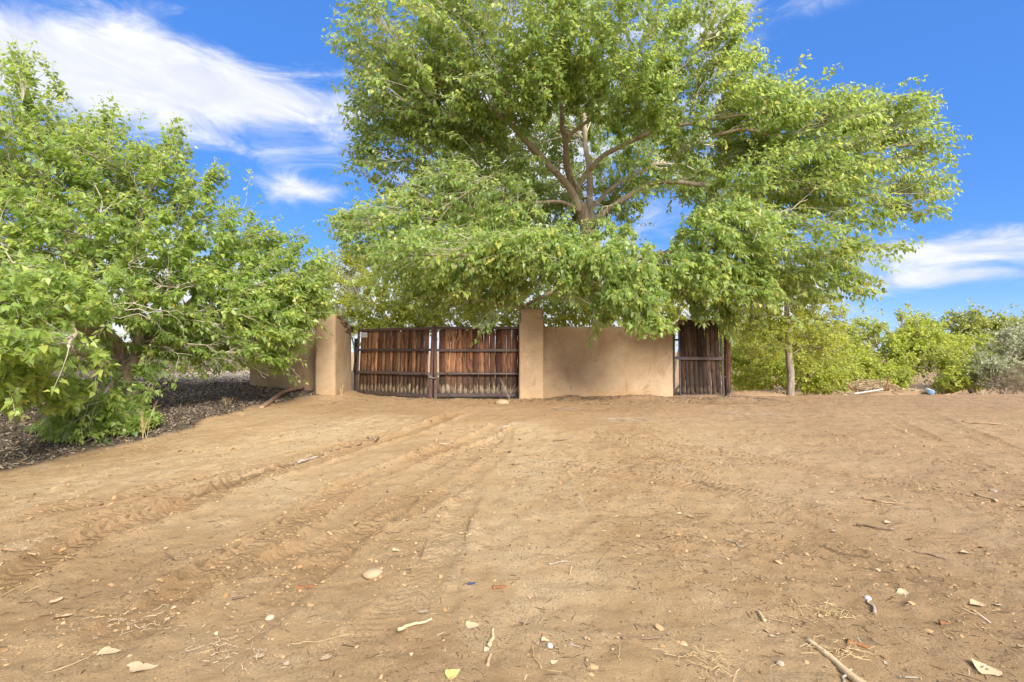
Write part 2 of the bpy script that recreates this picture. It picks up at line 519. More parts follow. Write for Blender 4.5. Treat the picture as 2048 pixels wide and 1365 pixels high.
M['chips'] = chip_mat('bark_chip_mulch', [(0, (.055, .042, .033)), (.4, (.15, .115, .085)), (.75, (.34, .27, .195)), (.95, (.58, .48, .35)), (1, (.48, .25, .10))])
M['palechips'] = chip_mat('pale_gravel_chips', [(0, (.12, .10, .08)), (.4, (.30, .25, .20)), (1, (.50, .43, .35))])
M['litter'] = chip_mat('dry_plant_litter', [(0, (.07, .045, .03)), (.45, (.17, .11, .065)), (.7, (.36, .25, .13)), (.92, (.52, .40, .22)), (1, (.46, .43, .41))])
M['clod'] = chip_mat('dirt_crumbs', [(0, (.26, .155, .072)), (.6, (.37, .24, .12)), (1, (.45, .31, .17))])
M['brush'] = chip_mat('dry_brush', [(0, (.20, .12, .07)), (.5, (.42, .31, .18)), (1, (.62, .50, .33))])

# ------------------------------------------------------------------ ground
def Hbase(x, y):
    x = np.asarray(x, float); y = np.asarray(y, float)
    z = .33 * sstep(2.5, 12.8, y)
    z = z + .26 * sstep(-5.0, -7.5, x) * sstep(10.5, 15.5, y)          # chip bed rises towards the back
    z = z + .10 * sstep(-3.6, -4.8, x) * sstep(11.5, 13, y)
    drop = sstep(4.8, 6.2, x) * sstep(13.6, 17.5, y)                   # bank falls away beyond the right hand gate
    z = z - 1.1 * drop
    z = z - .8 * sstep(19, 40, y) * (1 - drop)
    return z


def ground_hit(px, py):
    dx, dz = (px - CX) / F, (HY - py) / F
    lo, hi = .5, 60.
    ys = np.linspace(1.5, 40, 4000)
    d = ZC + dz * ys - Hbase(dx * ys, ys)
    i = np.argmax(d < 0)
    y = ys[i]
    return np.array([dx * y, y])


BED_EDGE = np.array([ground_hit(px, py) for px, py in [(-300, 1010), (0, 945), (150, 915), (300, 882), (420, 845), (520, 812), (600, 797)]])
BED_EDGE = np.vstack([[-12, 2.5], BED_EDGE, [-4.75, 13.1], [-4.75, 14.5]])


def bed_mask(x, y):
    ex = np.interp(y, BED_EDGE[:, 1], BED_EDGE[:, 0], left=-12, right=-6.5)
    d = ex - x + .55 * fbm(x, y, 1.3, 3)
    return sstep(-.06, .12, d) * (y > 2) * (y < 24) * (x > -26)


TRACKS = [  # photograph points on the ground, width, depth, tread (0: packed pale band)
    ([(-150, 1235), (0, 1172), (120, 1108), (225, 1062), (375, 1010), (475, 967), (590, 935), (720, 893), (860, 850), (930, 822)], .30, .036, 1),
    ([(130, 1365), (300, 1235), (430, 1140), (550, 1072), (640, 1010), (700, 970), (830, 920), (960, 872), (1010, 840)], .30, .038, 1),
    ([(-60, 1330), (120, 1262), (330, 1190), (520, 1130), (720, 1060), (900, 985), (1000, 900), (1010, 850)], .22, .013, 1),
    ([(620, 1370), (720, 1290), (810, 1210), (870, 1130), (905, 1060), (935, 1000), (960, 930)], .26, .011, 1),
    ([(860, 1375), (878, 1240), (895, 1120), (920, 1040), (945, 980)], .20, .008, 1),
    ([(-50, 1000), (120, 975), (320, 935), (520, 895), (700, 860), (820, 825)], .75, .006, 0),
    ([(-50, 1060), (140, 1020), (340, 975), (540, 925), (740, 870), (860, 830)], .25, .016, 1),
    ([(-60, 1110), (100, 1062), (300, 1012), (480, 955), (640, 905), (800, 856), (890, 825)], .20, .012, 1),
    ([(380, 1375), (520, 1240), (640, 1130), (740, 1050), (850, 975), (960, 905), (1000, 860)], .24, .016, 1),
    ([(2150, 1150), (1900, 1080), (1700, 1035), (1500, 990), (1300, 960), (1100, 935), (960, 900)], .25, .013, 1),
    ([(2150, 1060), (1950, 1005), (1750, 965), (1560, 930), (1380, 900), (1200, 870)], .25, .013, 1),
    ([(2150, 1050), (2040, 985), (1950, 930), (1880, 890), (1820, 860), (1770, 830)], .26, .011, 1),
    ([(2200, 960), (2080, 920), (1985, 885), (1910, 855), (1860, 830)], .26, .010, 1),
    ([(1200, 1060), (1500, 1080), (1700, 1110), (1900, 1170), (2100, 1240)], .24, .010, 1),
    ([(1250, 900), (1500, 1000), (1750, 1130), (2000, 1290)], .22, .008, 1),
    ([(1000, 840), (1040, 900), (1060, 1000), (1080, 1130), (1090, 1365)], .9, .006, 0),
]
TRACK_W = [np.array([ground_hit(*p) for p in pl]) for pl, w, d_, t_ in TRACKS]


def track_height(x, y, masks=False):
    x = np.asarray(x, float); y = np.asarray(y, float)
    z = np.zeros_like(x); mk = np.zeros_like(x); pale = np.zeros_like(x)
    tu = np.zeros_like(x); tv = np.zeros_like(x); tin = np.zeros_like(x)
    for (pl, w, dep, tread), W in zip(TRACKS, TRACK_W):
        C = catmull(np.c_[W, np.zeros(len(W))], 50)[:, :2]
        seg = C[1:] - C[:-1]
        L = np.linalg.norm(seg, axis=1)
        S = np.concatenate([[0], np.cumsum(L)])
        lo, hi = C.min(0) - .5, C.max(0) + .5
        idx = np.nonzero((x > lo[0]) & (x < hi[0]) & (y > lo[1]) & (y < hi[1]))[0]
        px, py = x[idx], y[idx]
        best = np.full(len(idx), 9.); bs = np.zeros(len(idx)); bd = np.zeros(len(idx))
        for i in range(len(seg)):
            u = seg[i] / L[i]
            rx, ry = px - C[i, 0], py - C[i, 1]
            tt = np.clip(rx * u[0] + ry * u[1], 0, L[i])
            qx, qy = rx - u[0] * tt, ry - u[1] * tt
            d = np.hypot(qx, qy)
            sd_ = np.sign(u[0] * ry - u[1] * rx)
            k = d < best
            best[k] = d[k]; bs[k] = S[i] + tt[k]; bd[k] = (d * sd_)[k]
        near_ = best < w + .35
        idx, px, py, bs, bd, best = idx[near_], px[near_], py[near_], bs[near_], bd[near_], best[near_]
        wob = fbm(px, py, 1.6, 3)
        hw = w / 2
        patch = np.clip(.80 + 1.9 * fbm(px + 31, py + 7, .7, 3), .30, 1)
        endf = sstep(0, .6, bs) * sstep(S[-1], S[-1] - .8, bs)
        bw = bd + .06 * wob
        inside = sstep(hw + .025, hw - .025, np.abs(bw)) * patch * endf
        rim = np.exp(-((np.abs(bw) - hw - .045) / .04) ** 2) * patch * endf
        dp = dep * 1.75
        zz = -dp * inside + dp * .8 * rim * np.clip(.8 + 2.2 * fbm(px, py, 11, 3), 0, 2.0)
        if tread:
            lug = np.maximum(0, np.sin((bs + np.abs(bd) * .6) * 2 * math.pi / .124)) ** 1.3
            rib = .5 + .5 * np.cos(bd * 2 * math.pi / (w / 3.0))
            zz = zz + dp * inside * np.clip(.75 + 1.6 * fbm(px, py, 3, 2), 0, 1.3) * (.15 * lug + .35 * rib) + dp * .2 * rim * lug
            st_ = inside * np.clip(dep / .022, .35, 1)
            kk = st_ > tin[idx]
            ii = idx[kk]; tin[ii] = st_[kk]; tu[ii] = bs[kk]; tv[ii] = bd[kk]
            mk[idx] = np.maximum(mk[idx], (inside * .8 + rim * .35) * np.clip(dep / .03, .2, 1))
        else:
            pale[idx] = np.maximum(pale[idx], sstep(w + .3, w * .3, best) * endf * patch)
        z[idx] += zz
    return (z, mk, pale, tu, tv, tin) if masks else z


def Hnoise(x, y):
    near = sstep(20, 13, y)
    z = .085 * fbm(x, y, .5, 3) + .045 * fbm(x, y, 1.7, 3) * near + .048 * near * fbm(x + 5, y, 7, 4, .62)
    cl = fbm(x + 40, y + 13, 1.1, 2)
    z = z + near * sstep(.02, .16, cl) * .045 * np.maximum(0, fbm(x, y + 50, 13, 3, .6) + .05)
    z = z + .07 * sstep(11.9, 12.7, y) * sstep(14, 13.2, y) * sstep(.15, .6, x) * sstep(6.5, 5.4, x) * np.clip(.55 + 2.2 * fbm(x + 11, y, 1.6, 3), 0, 1.3)
    b = bed_mask(x, y)
    z = z + b * (.03 + .05 * fbm(x, y, 3, 3))
    return z


def H(x, y):
    x = np.atleast_1d(np.asarray(x, float)); y = np.atleast_1d(np.asarray(y, float))
    return Hbase(x, y) + Hnoise(x, y)


def build_ground():
    xs = np.concatenate([-np.geomspace(3000, 9.2, 40), np.arange(-8.5, 11.5, .031), np.geomspace(12.2, 3000, 40)])
    ys = np.concatenate([-np.geomspace(200, 1, 12), np.linspace(-.6, 1.6, 8), 1.75 * np.exp(np.arange(0, math.log(15.5 / 1.75), .0068)), np.geomspace(15.7, 5000, 70)])
    X, Y = np.meshgrid(xs, ys)
    x, y = X.ravel(), Y.ravel()
    tz, mk, pale, tu, tv, tin = track_height(x, y, True)
    z = Hbase(x, y) + Hnoise(x, y) + tz
    n, m = X.shape
    idx = np.arange(n * m).reshape(n, m)
    q = np.stack([idx[:-1, :-1], idx[:-1, 1:], idx[1:, 1:], idx[1:, :-1]], -1).reshape(-1, 4)
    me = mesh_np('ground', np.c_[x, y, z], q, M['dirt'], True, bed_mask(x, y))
    for nm, vals in (('trk', mk), ('pale', pale), ('tu', tu), ('tv', tv), ('tin', tin)):
        me.attributes.new(nm, 'FLOAT', 'POINT').data.foreach_set('value', vals.astype(np.float32))
    tag(obj('ground', me), kind='structure')


build_ground()


def ghit(px, py):
    x, y = ground_hit(px, py)
    return np.array([x, y, H(x, y)[0]])


# ------------------------------------------------------------------ adobe walls and pillars
def adobe_mesh(name, x0, x1, y0, y1, z0, ztop, r=.06, flare=.03, amp=.018, seed=0, nz=26, step=.09):
    """lofted block with rounded arrises, wavy faces, rounded top; ztop is a function of x,y"""
    def ring():
        pts = []
        def side(a, b):
            n = max(2, int(np.hypot(b[0] - a[0], b[1] - a[1]) / step))
            for i in range(n): pts.append((a[0] + (b[0] - a[0]) * i / n, a[1] + (b[1] - a[1]) * i / n))
        def corner(cx, cy, a0):
            for i in range(4):
                a = a0 + (math.pi / 2) * i / 4
                pts.append((cx + r * math.cos(a), cy + r * math.sin(a)))
        side((x0 + r, y0), (x1 - r, y0)); corner(x1 - r, y0 + r, -math.pi / 2)
        side((x1, y0 + r), (x1, y1 - r)); corner(x1 - r, y1 - r, 0)
        side((x1 - r, y1), (x0 + r, y1)); corner(x0 + r, y1 - r, math.pi / 2)
        side((x0, y1 - r), (x0, y0 + r)); corner(x0 + r, y0 + r, math.pi)
        return np.array(pts)
    R0 = ring()
    c = np.array([(x0 + x1) / 2, (y0 + y1) / 2])
    out = nrm(R0 - np.clip(R0, [x0 + r, y0 + r], [x1 - r, y1 - r]) + 1e-9)
    V = []
    ts = np.concatenate([np.linspace(0, 1, nz), [1, 1, 1]])
    inset = np.concatenate([np.zeros(nz), [.03, .09, .2]])
    lift = np.concatenate([np.zeros(nz), [.028, .040, .046]])
    # close the last straight ring a little
    for k, (t, ins, lf) in enumerate(zip(ts, inset, lift)):
        zt = ztop(R0[:, 0], R0[:, 1])
        z = z0 + t * (zt - z0)
        s = R0[:, 0] + R0[:, 1] * 1.7 + seed * 13.1
        w = amp * (2 * fbm(s, z + seed * 3.3, 1.6, 3) + .8 * fbm(s + 9, z, 6, 3))
        fl = flare * np.exp(-np.maximum(z - z0 - .12, 0) / .09)
        shr = np.clip(ins, 0, min(x1 - x0, y1 - y0) / 2 - .02)
        p = R0 + out * (w + fl)[:, None] - nrm(R0 - np.clip(R0, [x0 + .25 * (x1 - x0), y0 + .25 * (y1 - y0)], [x1 - .25 * (x1 - x0), y1 - .25 * (y1 - y0)]) + 1e-9) * shr
        V.append(np.c_[p, z + lf + (.02 * fbm(s, s * 0 + 3, 2.5, 3) if t == 1 else 0)])
    V = np.array(V)
    n, m, _ = V.shape
    idx = np.arange(n * m).reshape(n, m)
    q = np.stack([idx[:-1], np.roll(idx[:-1], -1, 1), np.roll(idx[1:], -1, 1), idx[1:]], -1).reshape(-1, 4)
    return mesh_np(name, V.reshape(-1, 3), [q, idx[-1][None, :]], M['adobe'], True)


def build_walls():
    # right pillar
    yr = 12.45
    a, b = P(1038, 800, yr), P(1087, 617, yr)
    e = empty('adobe_pillar', ((a[0] + b[0]) / 2, yr + .3, .3))
    tag(e, 'tall square tan plaster pillar between double gate and long low wall', 'pillar', 'plastered gate pillars')
    me = adobe_mesh('plaster', a[0] - e.location.x, b[0] - e.location.x, -.3, .42, -.25, lambda x, y: 0 * x + (b[2] - .3 - .03), .05, .035, .012, 1)
    obj('plaster', me, e)
    # cracks near the top of both arrises
    for sx, zz, L in ((-.27, 1.98, .26), (.285, 2.02, .18)):
        C = np.array([[sx + .012 * math.sin(i * 2.1), -.318, zz + .2 - L * i / 6] for i in range(7)])[None]
        v, f = tubes(C, np.array([[.004, .012, .010, .011, .008, .006, .002]]), 4)
        obj('crack', mesh_np('crack', v, f, M['iron_black']), e)
    # long wall
    yw = 12.85
    xa, xb = P(1080, 0, yw)[0], P(1347, 0, yw)[0]
    zt = P(0, 655, yw)[2]
    e = empty('adobe_wall', ((xa + xb) / 2, yw, .3))
    tag(e, 'long low tan plaster wall between pillar and single wooden gate', 'wall')
    hw = (xb - xa) / 2
    obj('plaster', adobe_mesh('plaster', -hw, hw, 0, .36, -.25, lambda x, y: zt - .3 - .02 - .05 * sstep(hw - .5, hw, x) + 0 * y, .055, .03, .016, 2), e)
    # left pillar, deep, its top crumbling towards the gate
    yl = 12.8
    x0, x1 = P(629, 0, yl)[0], P(670, 0, yl)[0]
    e = empty('adobe_pillar', ((x0 + x1) / 2, yl, .4))
    tag(e, 'broad tan plaster pillar with crumbling brick top left of double gate', 'pillar', 'plastered gate pillars')
    hw = (x1 - x0) / 2
    zf = P(0, 629, yl)[2] - .4

    def top(x, y):
        return zf - .03 - .12 * sstep(.05, -hw, x) - .24 * sstep(.1, 1.3, y)
    obj('plaster', adobe_mesh('plaster', -hw, hw, 0, 1.38, -.35, top, .07, .02, .020, 3), e)
    # exposed adobe bricks along the broken upper edge of the gate-side face
    k = 0
    bm_ = [box_mesh('brick', .16, .30, .075, M['adobe_brick'], .012), box_mesh('brick', .14, .22, .065, M['adobe_brick'], .012)]
    for row, (yA, n) in enumerate(((.14, 5), (.40, 4), (.80, 2))):
        for i in range(n):
            yy = yA + i * .265 + .1
            if yy > 1.34: continue
            o = obj('brick', bm_[(i + row) % 2], e)
            o.location = (hw - .055 + .012 * math.sin(k * 3.7), yy, float(top(np.array(hw), np.array(yy))) - .035 - row * .088)
            o.rotation_euler = (-.17 + .03 * math.sin(k), 0, .06 * math.sin(k * 2.3))
            k += 1
    # low wall behind the left tree
    yv = 13.35
    xa, xb = P(498, 0, yv)[0], P(640, 0, yv)[0]
    e = empty('adobe_wall', ((xa + xb) / 2, yv, .5))
    tag(e, 'short tan plaster wall half hidden by leaves left of crumbling pillar', 'wall')
    hw = (xb - xa) / 2
    zt = P(0, 668, yv)[2] - .5
    obj('plaster', adobe_mesh('plaster', -hw, hw, 0, .36, -.4, lambda x, y: zt + 0 * x, .06, .02, .018, 4), e)


build_walls()

# ------------------------------------------------------------------ gates
def bar(name, a, b, w, d, mat, parent, roll=None):
    """rectangular tube from a to b in parent's space (x along, y depth, z up)"""
    a, b = Vector(a), Vector(b)
    v = b - a
    me = box_mesh(name, w, d, v.length, mat, min(w, d) * .12)
    o = obj(name, me, parent)
    o.location = a
    zax = v.normalized()
    yax = Vector((0, 1, 0))
    xax = yax.cross(zax).normalized()
    yax = zax.cross(xax)
    o.rotation_euler = Matrix((xax, yax, zax)).transposed().to_euler()
    return o


def board_variants(mat, n=5):
    out = []
    for k in range(n):
        r = np.random.default_rng(50 + k)
        zs = np.linspace(0, 1, 7)
        V = []
        for i, z in enumerate(zs):
            dx = .015 * r.normal(); dy = .06 * r.normal()
            wl = -.5 + .018 * r.normal(); wr = .5 + .018 * r.normal()
            e = .04 * r.normal() if i in (0, 6) else 0
            V += [(wl + dx, -.5 + dy, z + e), (wr + dx, -.5 + dy, z - e * .7), (wr + dx, .5 + dy, z - e * .7), (wl + dx, .5 + dy, z + e)]
        V = np.array(V)
        V[:, 2] = np.where(V[:, 2] < .1, V[:, 2] * .3, V[:, 2])
        out.append(V)
    return out


BV = board_variants(None)


def add_board(k, x, y, z0, w, th, h, lean, mat, parent):
    V = BV[k % 5] * np.array([w, th, h])
    V = V + np.array([0, 0, 0])
    idx = np.arange(28).reshape(7, 4)
    q = np.stack([idx[:-1], np.roll(idx[:-1], -1, 1), np.roll(idx[1:], -1, 1), idx[1:]], -1).reshape(-1, 4)
    f = np.vstack([q, idx[0][::-1][None], idx[-1][None]])
    key = ('board', k % 5, round(w, 3), round(h, 3), mat.name)
    if key not in BCACHE:
        BCACHE[key] = mesh_np('board', V, f, mat)
    o = obj('board', BCACHE[key], parent)
    o.location = (x, y, z0)
    o.rotation_euler = (0, lean, 0)
    return o


BCACHE = {}


def build_double_gate():
    r = random.Random(5)
    zb = .33
    # ---- left leaf, swung a little inwards
    A = P(713, 0, 14.1); B = P(862, 0, 12.72)
    L = math.hypot(B[0] - A[0], B[1] - A[1])
    ang = math.atan2(B[1] - A[1], B[0] - A[0])
    e = empty('gate_leaf', (A[0], A[1], zb), ang)
    tag(e, 'sagging left leaf of double gate with orange brown boards and small white sign', 'gate', 'leaves of the double driveway gate')
    ln = .055
    H1 = 1.80
    sh = lambda z: ln * z                     # the leaf leans to the right at the top
    st = lambda x, h0, h1, nm='stile', m='iron_red', w=.055: bar(nm, (x + sh(h0), 0, h0), (x + sh(h1), 0, h1), w, .05, M[m], e)
    st(.0, .0, H1 + .02, 'stile', 'iron')
    st(L - .03, -.06, H1 + .05, 'stile', 'iron_red', .075)
    for nm, z, w, m in (('top_rail', H1 - .02, .07, 'iron_red'), ('upper_rail', 1.23, .065, 'iron'), ('lower_rail', .62, .075, 'iron'), ('bottom_rail', .06, .09, 'iron')):
        bar(nm, (.02 + sh(z), -.032 if 'bottom' not in nm and 'top' not in nm else -.006, z), (L - .06 + sh(z), -.032 if 'bottom' not in nm and 'top' not in nm else -.006, z), w, .035, M[m], e)
    n = 18
    x = .075
    pitch = (L - .24) / n
    for i in range(n):
        w = pitch * r.uniform(.93, 1.0)
        add_board(i * 3 + 1, x + pitch / 2, .022 + r.uniform(-.004, .006), .10, w, .02, 1.70 + r.uniform(-.02, .01), ln + r.uniform(-.006, .006), M['board_red'], e)
        x += pitch
    # strap hinges on the pillar side
    for z in (1.42, .95, .62):
        o = obj('hinge', box_mesh('hinge', .15, .03, .14, M['iron_black'], .01), e); o.location = (-.05 + sh(z), -.02, z)
    # sign
    sgn = empty('warning_sign', (A[0], A[1], zb), ang)
    tag(sgn, 'small white plate with grey lettering in top left corner of left gate leaf', 'sign')
    pl = obj('plate', box_mesh('plate', .255, .006, .135, M['white_plate'], .002), sgn)
    pl.location = (.30, -.005, 1.585)
    words_ = [(.100, [.03, .022, .034, .038, .042], .014), (.068, [.036, .05, .058, .05], .014), (.036, [.034, .03, .04, .044], .014)]
    for zz, ws, hh in words_:
        xx = .30 - (sum(ws) + .012 * (len(ws) - 1)) / 2
        for w_ in ws:
            o = obj('lettering', box_mesh('lettering', w_, .002, hh, M['ink']), pl)
            o.location = (xx + w_ / 2 - .30, -.0045, zz - .01)
            xx += w_ + .012
    # ---- right leaf, square to the wall
    yr = 12.72
    A2 = P(871, 0, yr); B2 = P(1062, 0, yr)
    L2 = B2[0] - A2[0]
    e2 = empty('gate_leaf', (A2[0], yr + .02, zb))
    tag(e2, 'upright right leaf of double gate with dark reddish boards beside tall pillar', 'gate', 'leaves of the double driveway gate')
    bar('stile', (.0, 0, -.06), (.0, 0, H1 + .06), .075, .05, M['iron_red'], e2)
    bar('stile', (L2, 0, .02), (L2, 0, H1), .055, .05, M['iron'], e2)
    for nm, z, w, m in (('top_rail', H1 - .01, .065, 'iron'), ('upper_rail', 1.22, .065, 'iron'), ('bottom_rail', .08, .085, 'iron')):
        yy = -.006 if nm != 'upper_rail' else -.032
        bar(nm, (.045, yy, z), (L2 - .03, yy, z), w, .035, M[m], e2)
    # lower rail: tube bent down at the meeting edge
    C = catmull([(-.01, -.045, .50), (.015, -.045, .57), (.06, -.045, .615), (.14, -.045, .625), (.6, -.045, .625), (1.4, -.045, .622), (L2, -.045, .62)], 40)[None]
    v, f = tubes(C, np.full((1, 40), .034), 8, True)
    obj('lower_rail', mesh_np('lower_rail', v, f, M['iron'], True), e2)
    C = catmull([(L - .02 + sh(.5), -.045, .50), (L - .06 + sh(.57), -.045, .57), (L - .12 + sh(.6), -.045, .615), (L - .25, -.045, .62)], 16)[None]
    v, f = tubes(C, np.full((1, 16), .034), 8, True)
    obj('rail_bend', mesh_np('rail_bend', v, f, M['iron'], True), e)
    n = 16
    x = .085
    pitch = (L2 - .14) / n
    for i in range(n):
        w = pitch * r.uniform(.96, 1.01)
        add_board(i * 2 + 3, x + pitch / 2, .022 + r.uniform(-.004, .006), .12, w, .02, 1.668 + r.uniform(-.015, .006), r.uniform(-.006, .006), M['board_dark'], e2)
        x += pitch
    # post behind the meeting edge, chain
    p = empty('metal_post', (A2[0] - .06, yr + .14, .2))
    tag(p, 'dark metal post behind where the two gate leaves meet', 'post')
    bar('post', (.0, 0, 0), (.0, 0, 1.78), .08, .06, M['iron'], p)
    obj('cap', box_mesh('cap', .088, .068, .012, M['iron']), p).location = (0, 0, 1.781)
    p = empty('metal_post', P(711, 0, 14.25)[:2].tolist() + [.2])
    tag(p, 'black hinge post in shadow beside the crumbling pillar', 'post')
    bar('post', (.0, 0, 0), (.02, 0, 1.68), .09, .07, M['iron_black'], p)
    obj('cap', box_mesh('cap', .098, .078, .012, M['iron_black']), p).location = (.02, 0, 1.681)
    # chain
    a = P(858, 749, 12.66); b = P(876, 749, 12.66)
    ce = empty('gate_chain', ((a + b) / 2).tolist())
    tag(ce, 'thin grey chain sagging between the two gate leaves', 'chain')
    th = np.linspace(0, 2 * math.pi, 9)[:-1]
    ring = np.c_[np.cos(th) * .022, np.sin(th) * .011, th * 0]
    ring = np.vstack([ring, ring[:2]])
    v, f = tubes(ring[None], np.full((1, 10), .0042), 5)
    lm = mesh_np('link', v, f, M['chain'], True)
    for i in range(10):
        u = i / 9
        x = (u - .5) * (b[0] - a[0]); z = -.095 * (1 - (2 * u - 1) ** 2)
        o = obj('link', lm, ce)
        o.location = (x, 0, z)
        o.rotation_euler = (math.radians(90 * (i % 2)), math.atan(1.4 * (2 * u - 1)) * -1, 0)


build_double_gate()


def build_single_gate():
    r = random.Random(9)
    Y = 12.95
    g = lambda px, py: P(px, py, Y)
    e = empty('wooden_gate', (g(1360, 797)[0], Y, g(0, 797)[2]))
    ox, oz = e.location.x, e.location.z
    tag(e, 'narrow single gate of dark weathered upright boards right of long wall', 'gate')
    q = lambda px, py, dy=0.: (g(px, py)[0] - ox, dy, g(px, py)[2] - oz)
    lean = -.05
    # boards: px at top, px at bottom
    tops = [1363, 1370.5, 1378.5, 1387.5, 1396.5, 1405, 1414, 1422, 1431.5]
    bots = [1367.5, 1376.5, 1385, 1394, 1403, 1411, 1419, 1429.5, 1439]
    wid = [8.2, 7.2, 8.8, 9, 8.9, 8, 8.2, 8.4, 9.4]
    for i in range(9):
        a, b = q(bots[i], 788), q(tops[i], 645 + r.uniform(-1, 3))
        h = b[2] - a[2]
        add_board(i + 2, a[0], .03 + r.uniform(-.005, .006), a[2], wid[i] * Y / F, .022, round(h, 2), math.atan2(b[0] - a[0], h), M['board_brown'], e)
    bar('stile', q(1361, 796), q(1357.5, 648), .045, .04, M['iron'], e)
    bar('stile', q(1447.5, 792), q(1443, 700), .05, .04, M['iron'], e)
    bar('stile', q(1443, 700), q(1439, 650), .05, .04, M['iron'], e)
    bar('header_board', q(1356.5, 645, .005), q(1438, 646, .005), .135, .03, M['board_brown'], e)
    bar('middle_rail', q(1357, 717, -.03), q(1447, 718, -.03), .075, .02, M['iron'], e)
    bar('bottom_rail', q(1361, 792, -.012), q(1447, 792, -.012), .085, .04, M['iron'], e)
    lt = obj('latch', box_mesh('latch', .10, .05, .075, M['blue_post'], .012), e)
    lt.location = q(1354, 719, -.03)
    C = catmull([q(1346, 713, -.05), q(1349, 717, -.06), q(1353, 716, -.06), q(1357, 714, -.06)], 12)[None]
    v, f = tubes(C, np.full((1, 12), .012), 6, True)
    obj('latch_bar', mesh_np('latch_bar', v, f, M['blue_post'], True), e)
    # dark steel post against the wall end, with its bracket
    p = empty('metal_post', (g(1348, 0)[0], Y + .02, .28))
    tag(p, 'slim dark steel latch post at right end of long wall', 'post')
    bar('post', (0, 0, 0), (0, 0, g(0, 664)[2] - .28), .055, .05, M['iron_black'], p)
    br = obj('bracket', box_mesh('bracket', .14, .04, .05, M['iron_black'], .008), p)
    br.location = (.085, -.01, g(0, 682)[2] - .28)
    # wooden post
    p = empty('wooden_post', (g(1456.5, 0)[0], Y + .03, .25))
    tag(p, 'red brown wooden post at right of narrow single gate', 'post')
    me = add_board(1, 0, 0, 0, .125, .11, 1.78, -.012, M['board_dark'], p)
    me.name = 'post'
    h = obj('hinge', box_mesh('hinge', .07, .05, .05, M['iron_black'], .01), p)
    h.location = (-.085, -.03, g(0, 756)[2] - .25)


build_single_gate()

# ------------------------------------------------------------------ trees
LV = np.array([(0, 0, 0), (-.35, .17, .05), (-.29, .52, .06), (0, 1.12, -.12), (.29, .52, .06), (.35, .17, .05), (0, .5, -.03), (-.018, -.42, .02), (.018, -.42, .02)], float)
LT = np.array([(0, 6, 1), (1, 6, 2), (2, 6, 3), (3, 6, 4), (4, 6, 5), (5, 6, 0), (7, 8, 0)])
SV = np.array([(0, 0, 0), (-.36, .42, .05), (0, 1.0, -.08), (.36, .42, .05)], float)      # small far leaf
ST = np.array([(0, 2, 1), (0, 3, 2)])
LV7 = np.array([(0, 0, 0), (-.35, .22, .06), (0, 1.12, -.12), (.35, .22, .06), (0, .45, -.035)], float)
LT6 = np.array([(0, 4, 1), (1, 4, 2), (2, 4, 3), (3, 4, 0)])
DV = np.array([(0, 0, 0), (-.37, .25, .09), (0, 1.12, -.10), (.37, .25, .09)], float)
DT = ST
NV = np.array([(0, 0, 0), (-.06, .5, .02), (0, 1.0, 0), (.06, .5, -.02)], float)          # narrow leaf or needle


def stamp(TV, TT, pos, X, Y, Z, s):
    V = pos[:, None] + s[:, None, None] * (TV[None, :, 0:1] * X[:, None] + TV[None, :, 1:2] * Y[:, None] + TV[None, :, 2:3] * Z[:, None])
    n = len(TV)
    T = (np.arange(len(pos))[:, None, None] * n + TT[None]).reshape(-1, TT.shape[1])
    return V.reshape(-1, 3), T


def sample_blobs(blobs, r, shell=.38):
    """blobs: (center(3), radii(3), count) -> points, outward dirs"""
    Ps, Os = [], []
    for c, rad, n in blobs:
        u = nrm(r.normal(size=(n, 3)))
        rr = np.where(r.random(n) < shell, r.uniform(.78, 1.06, n), r.random(n) ** (1 / 3))
        Ps.append(c + u * rr[:, None] * rad)
        Os.append(nrm(u / rad))
    return np.vstack(Ps), np.vstack(Os)


def nearest(nodes, q):
    kd = kdtree.KDTree(len(nodes))
    for i, p in enumerate(nodes): kd.insert(p, i)
    kd.balance()
    return np.array([kd.find(p)[1] for p in q])


def bez(p0, p1, p2, p3, t):
    return p0 * (1 - t) ** 3 + 3 * p1 * t * (1 - t) ** 2 + 3 * p2 * t * t * (1 - t) + p3 * t ** 3


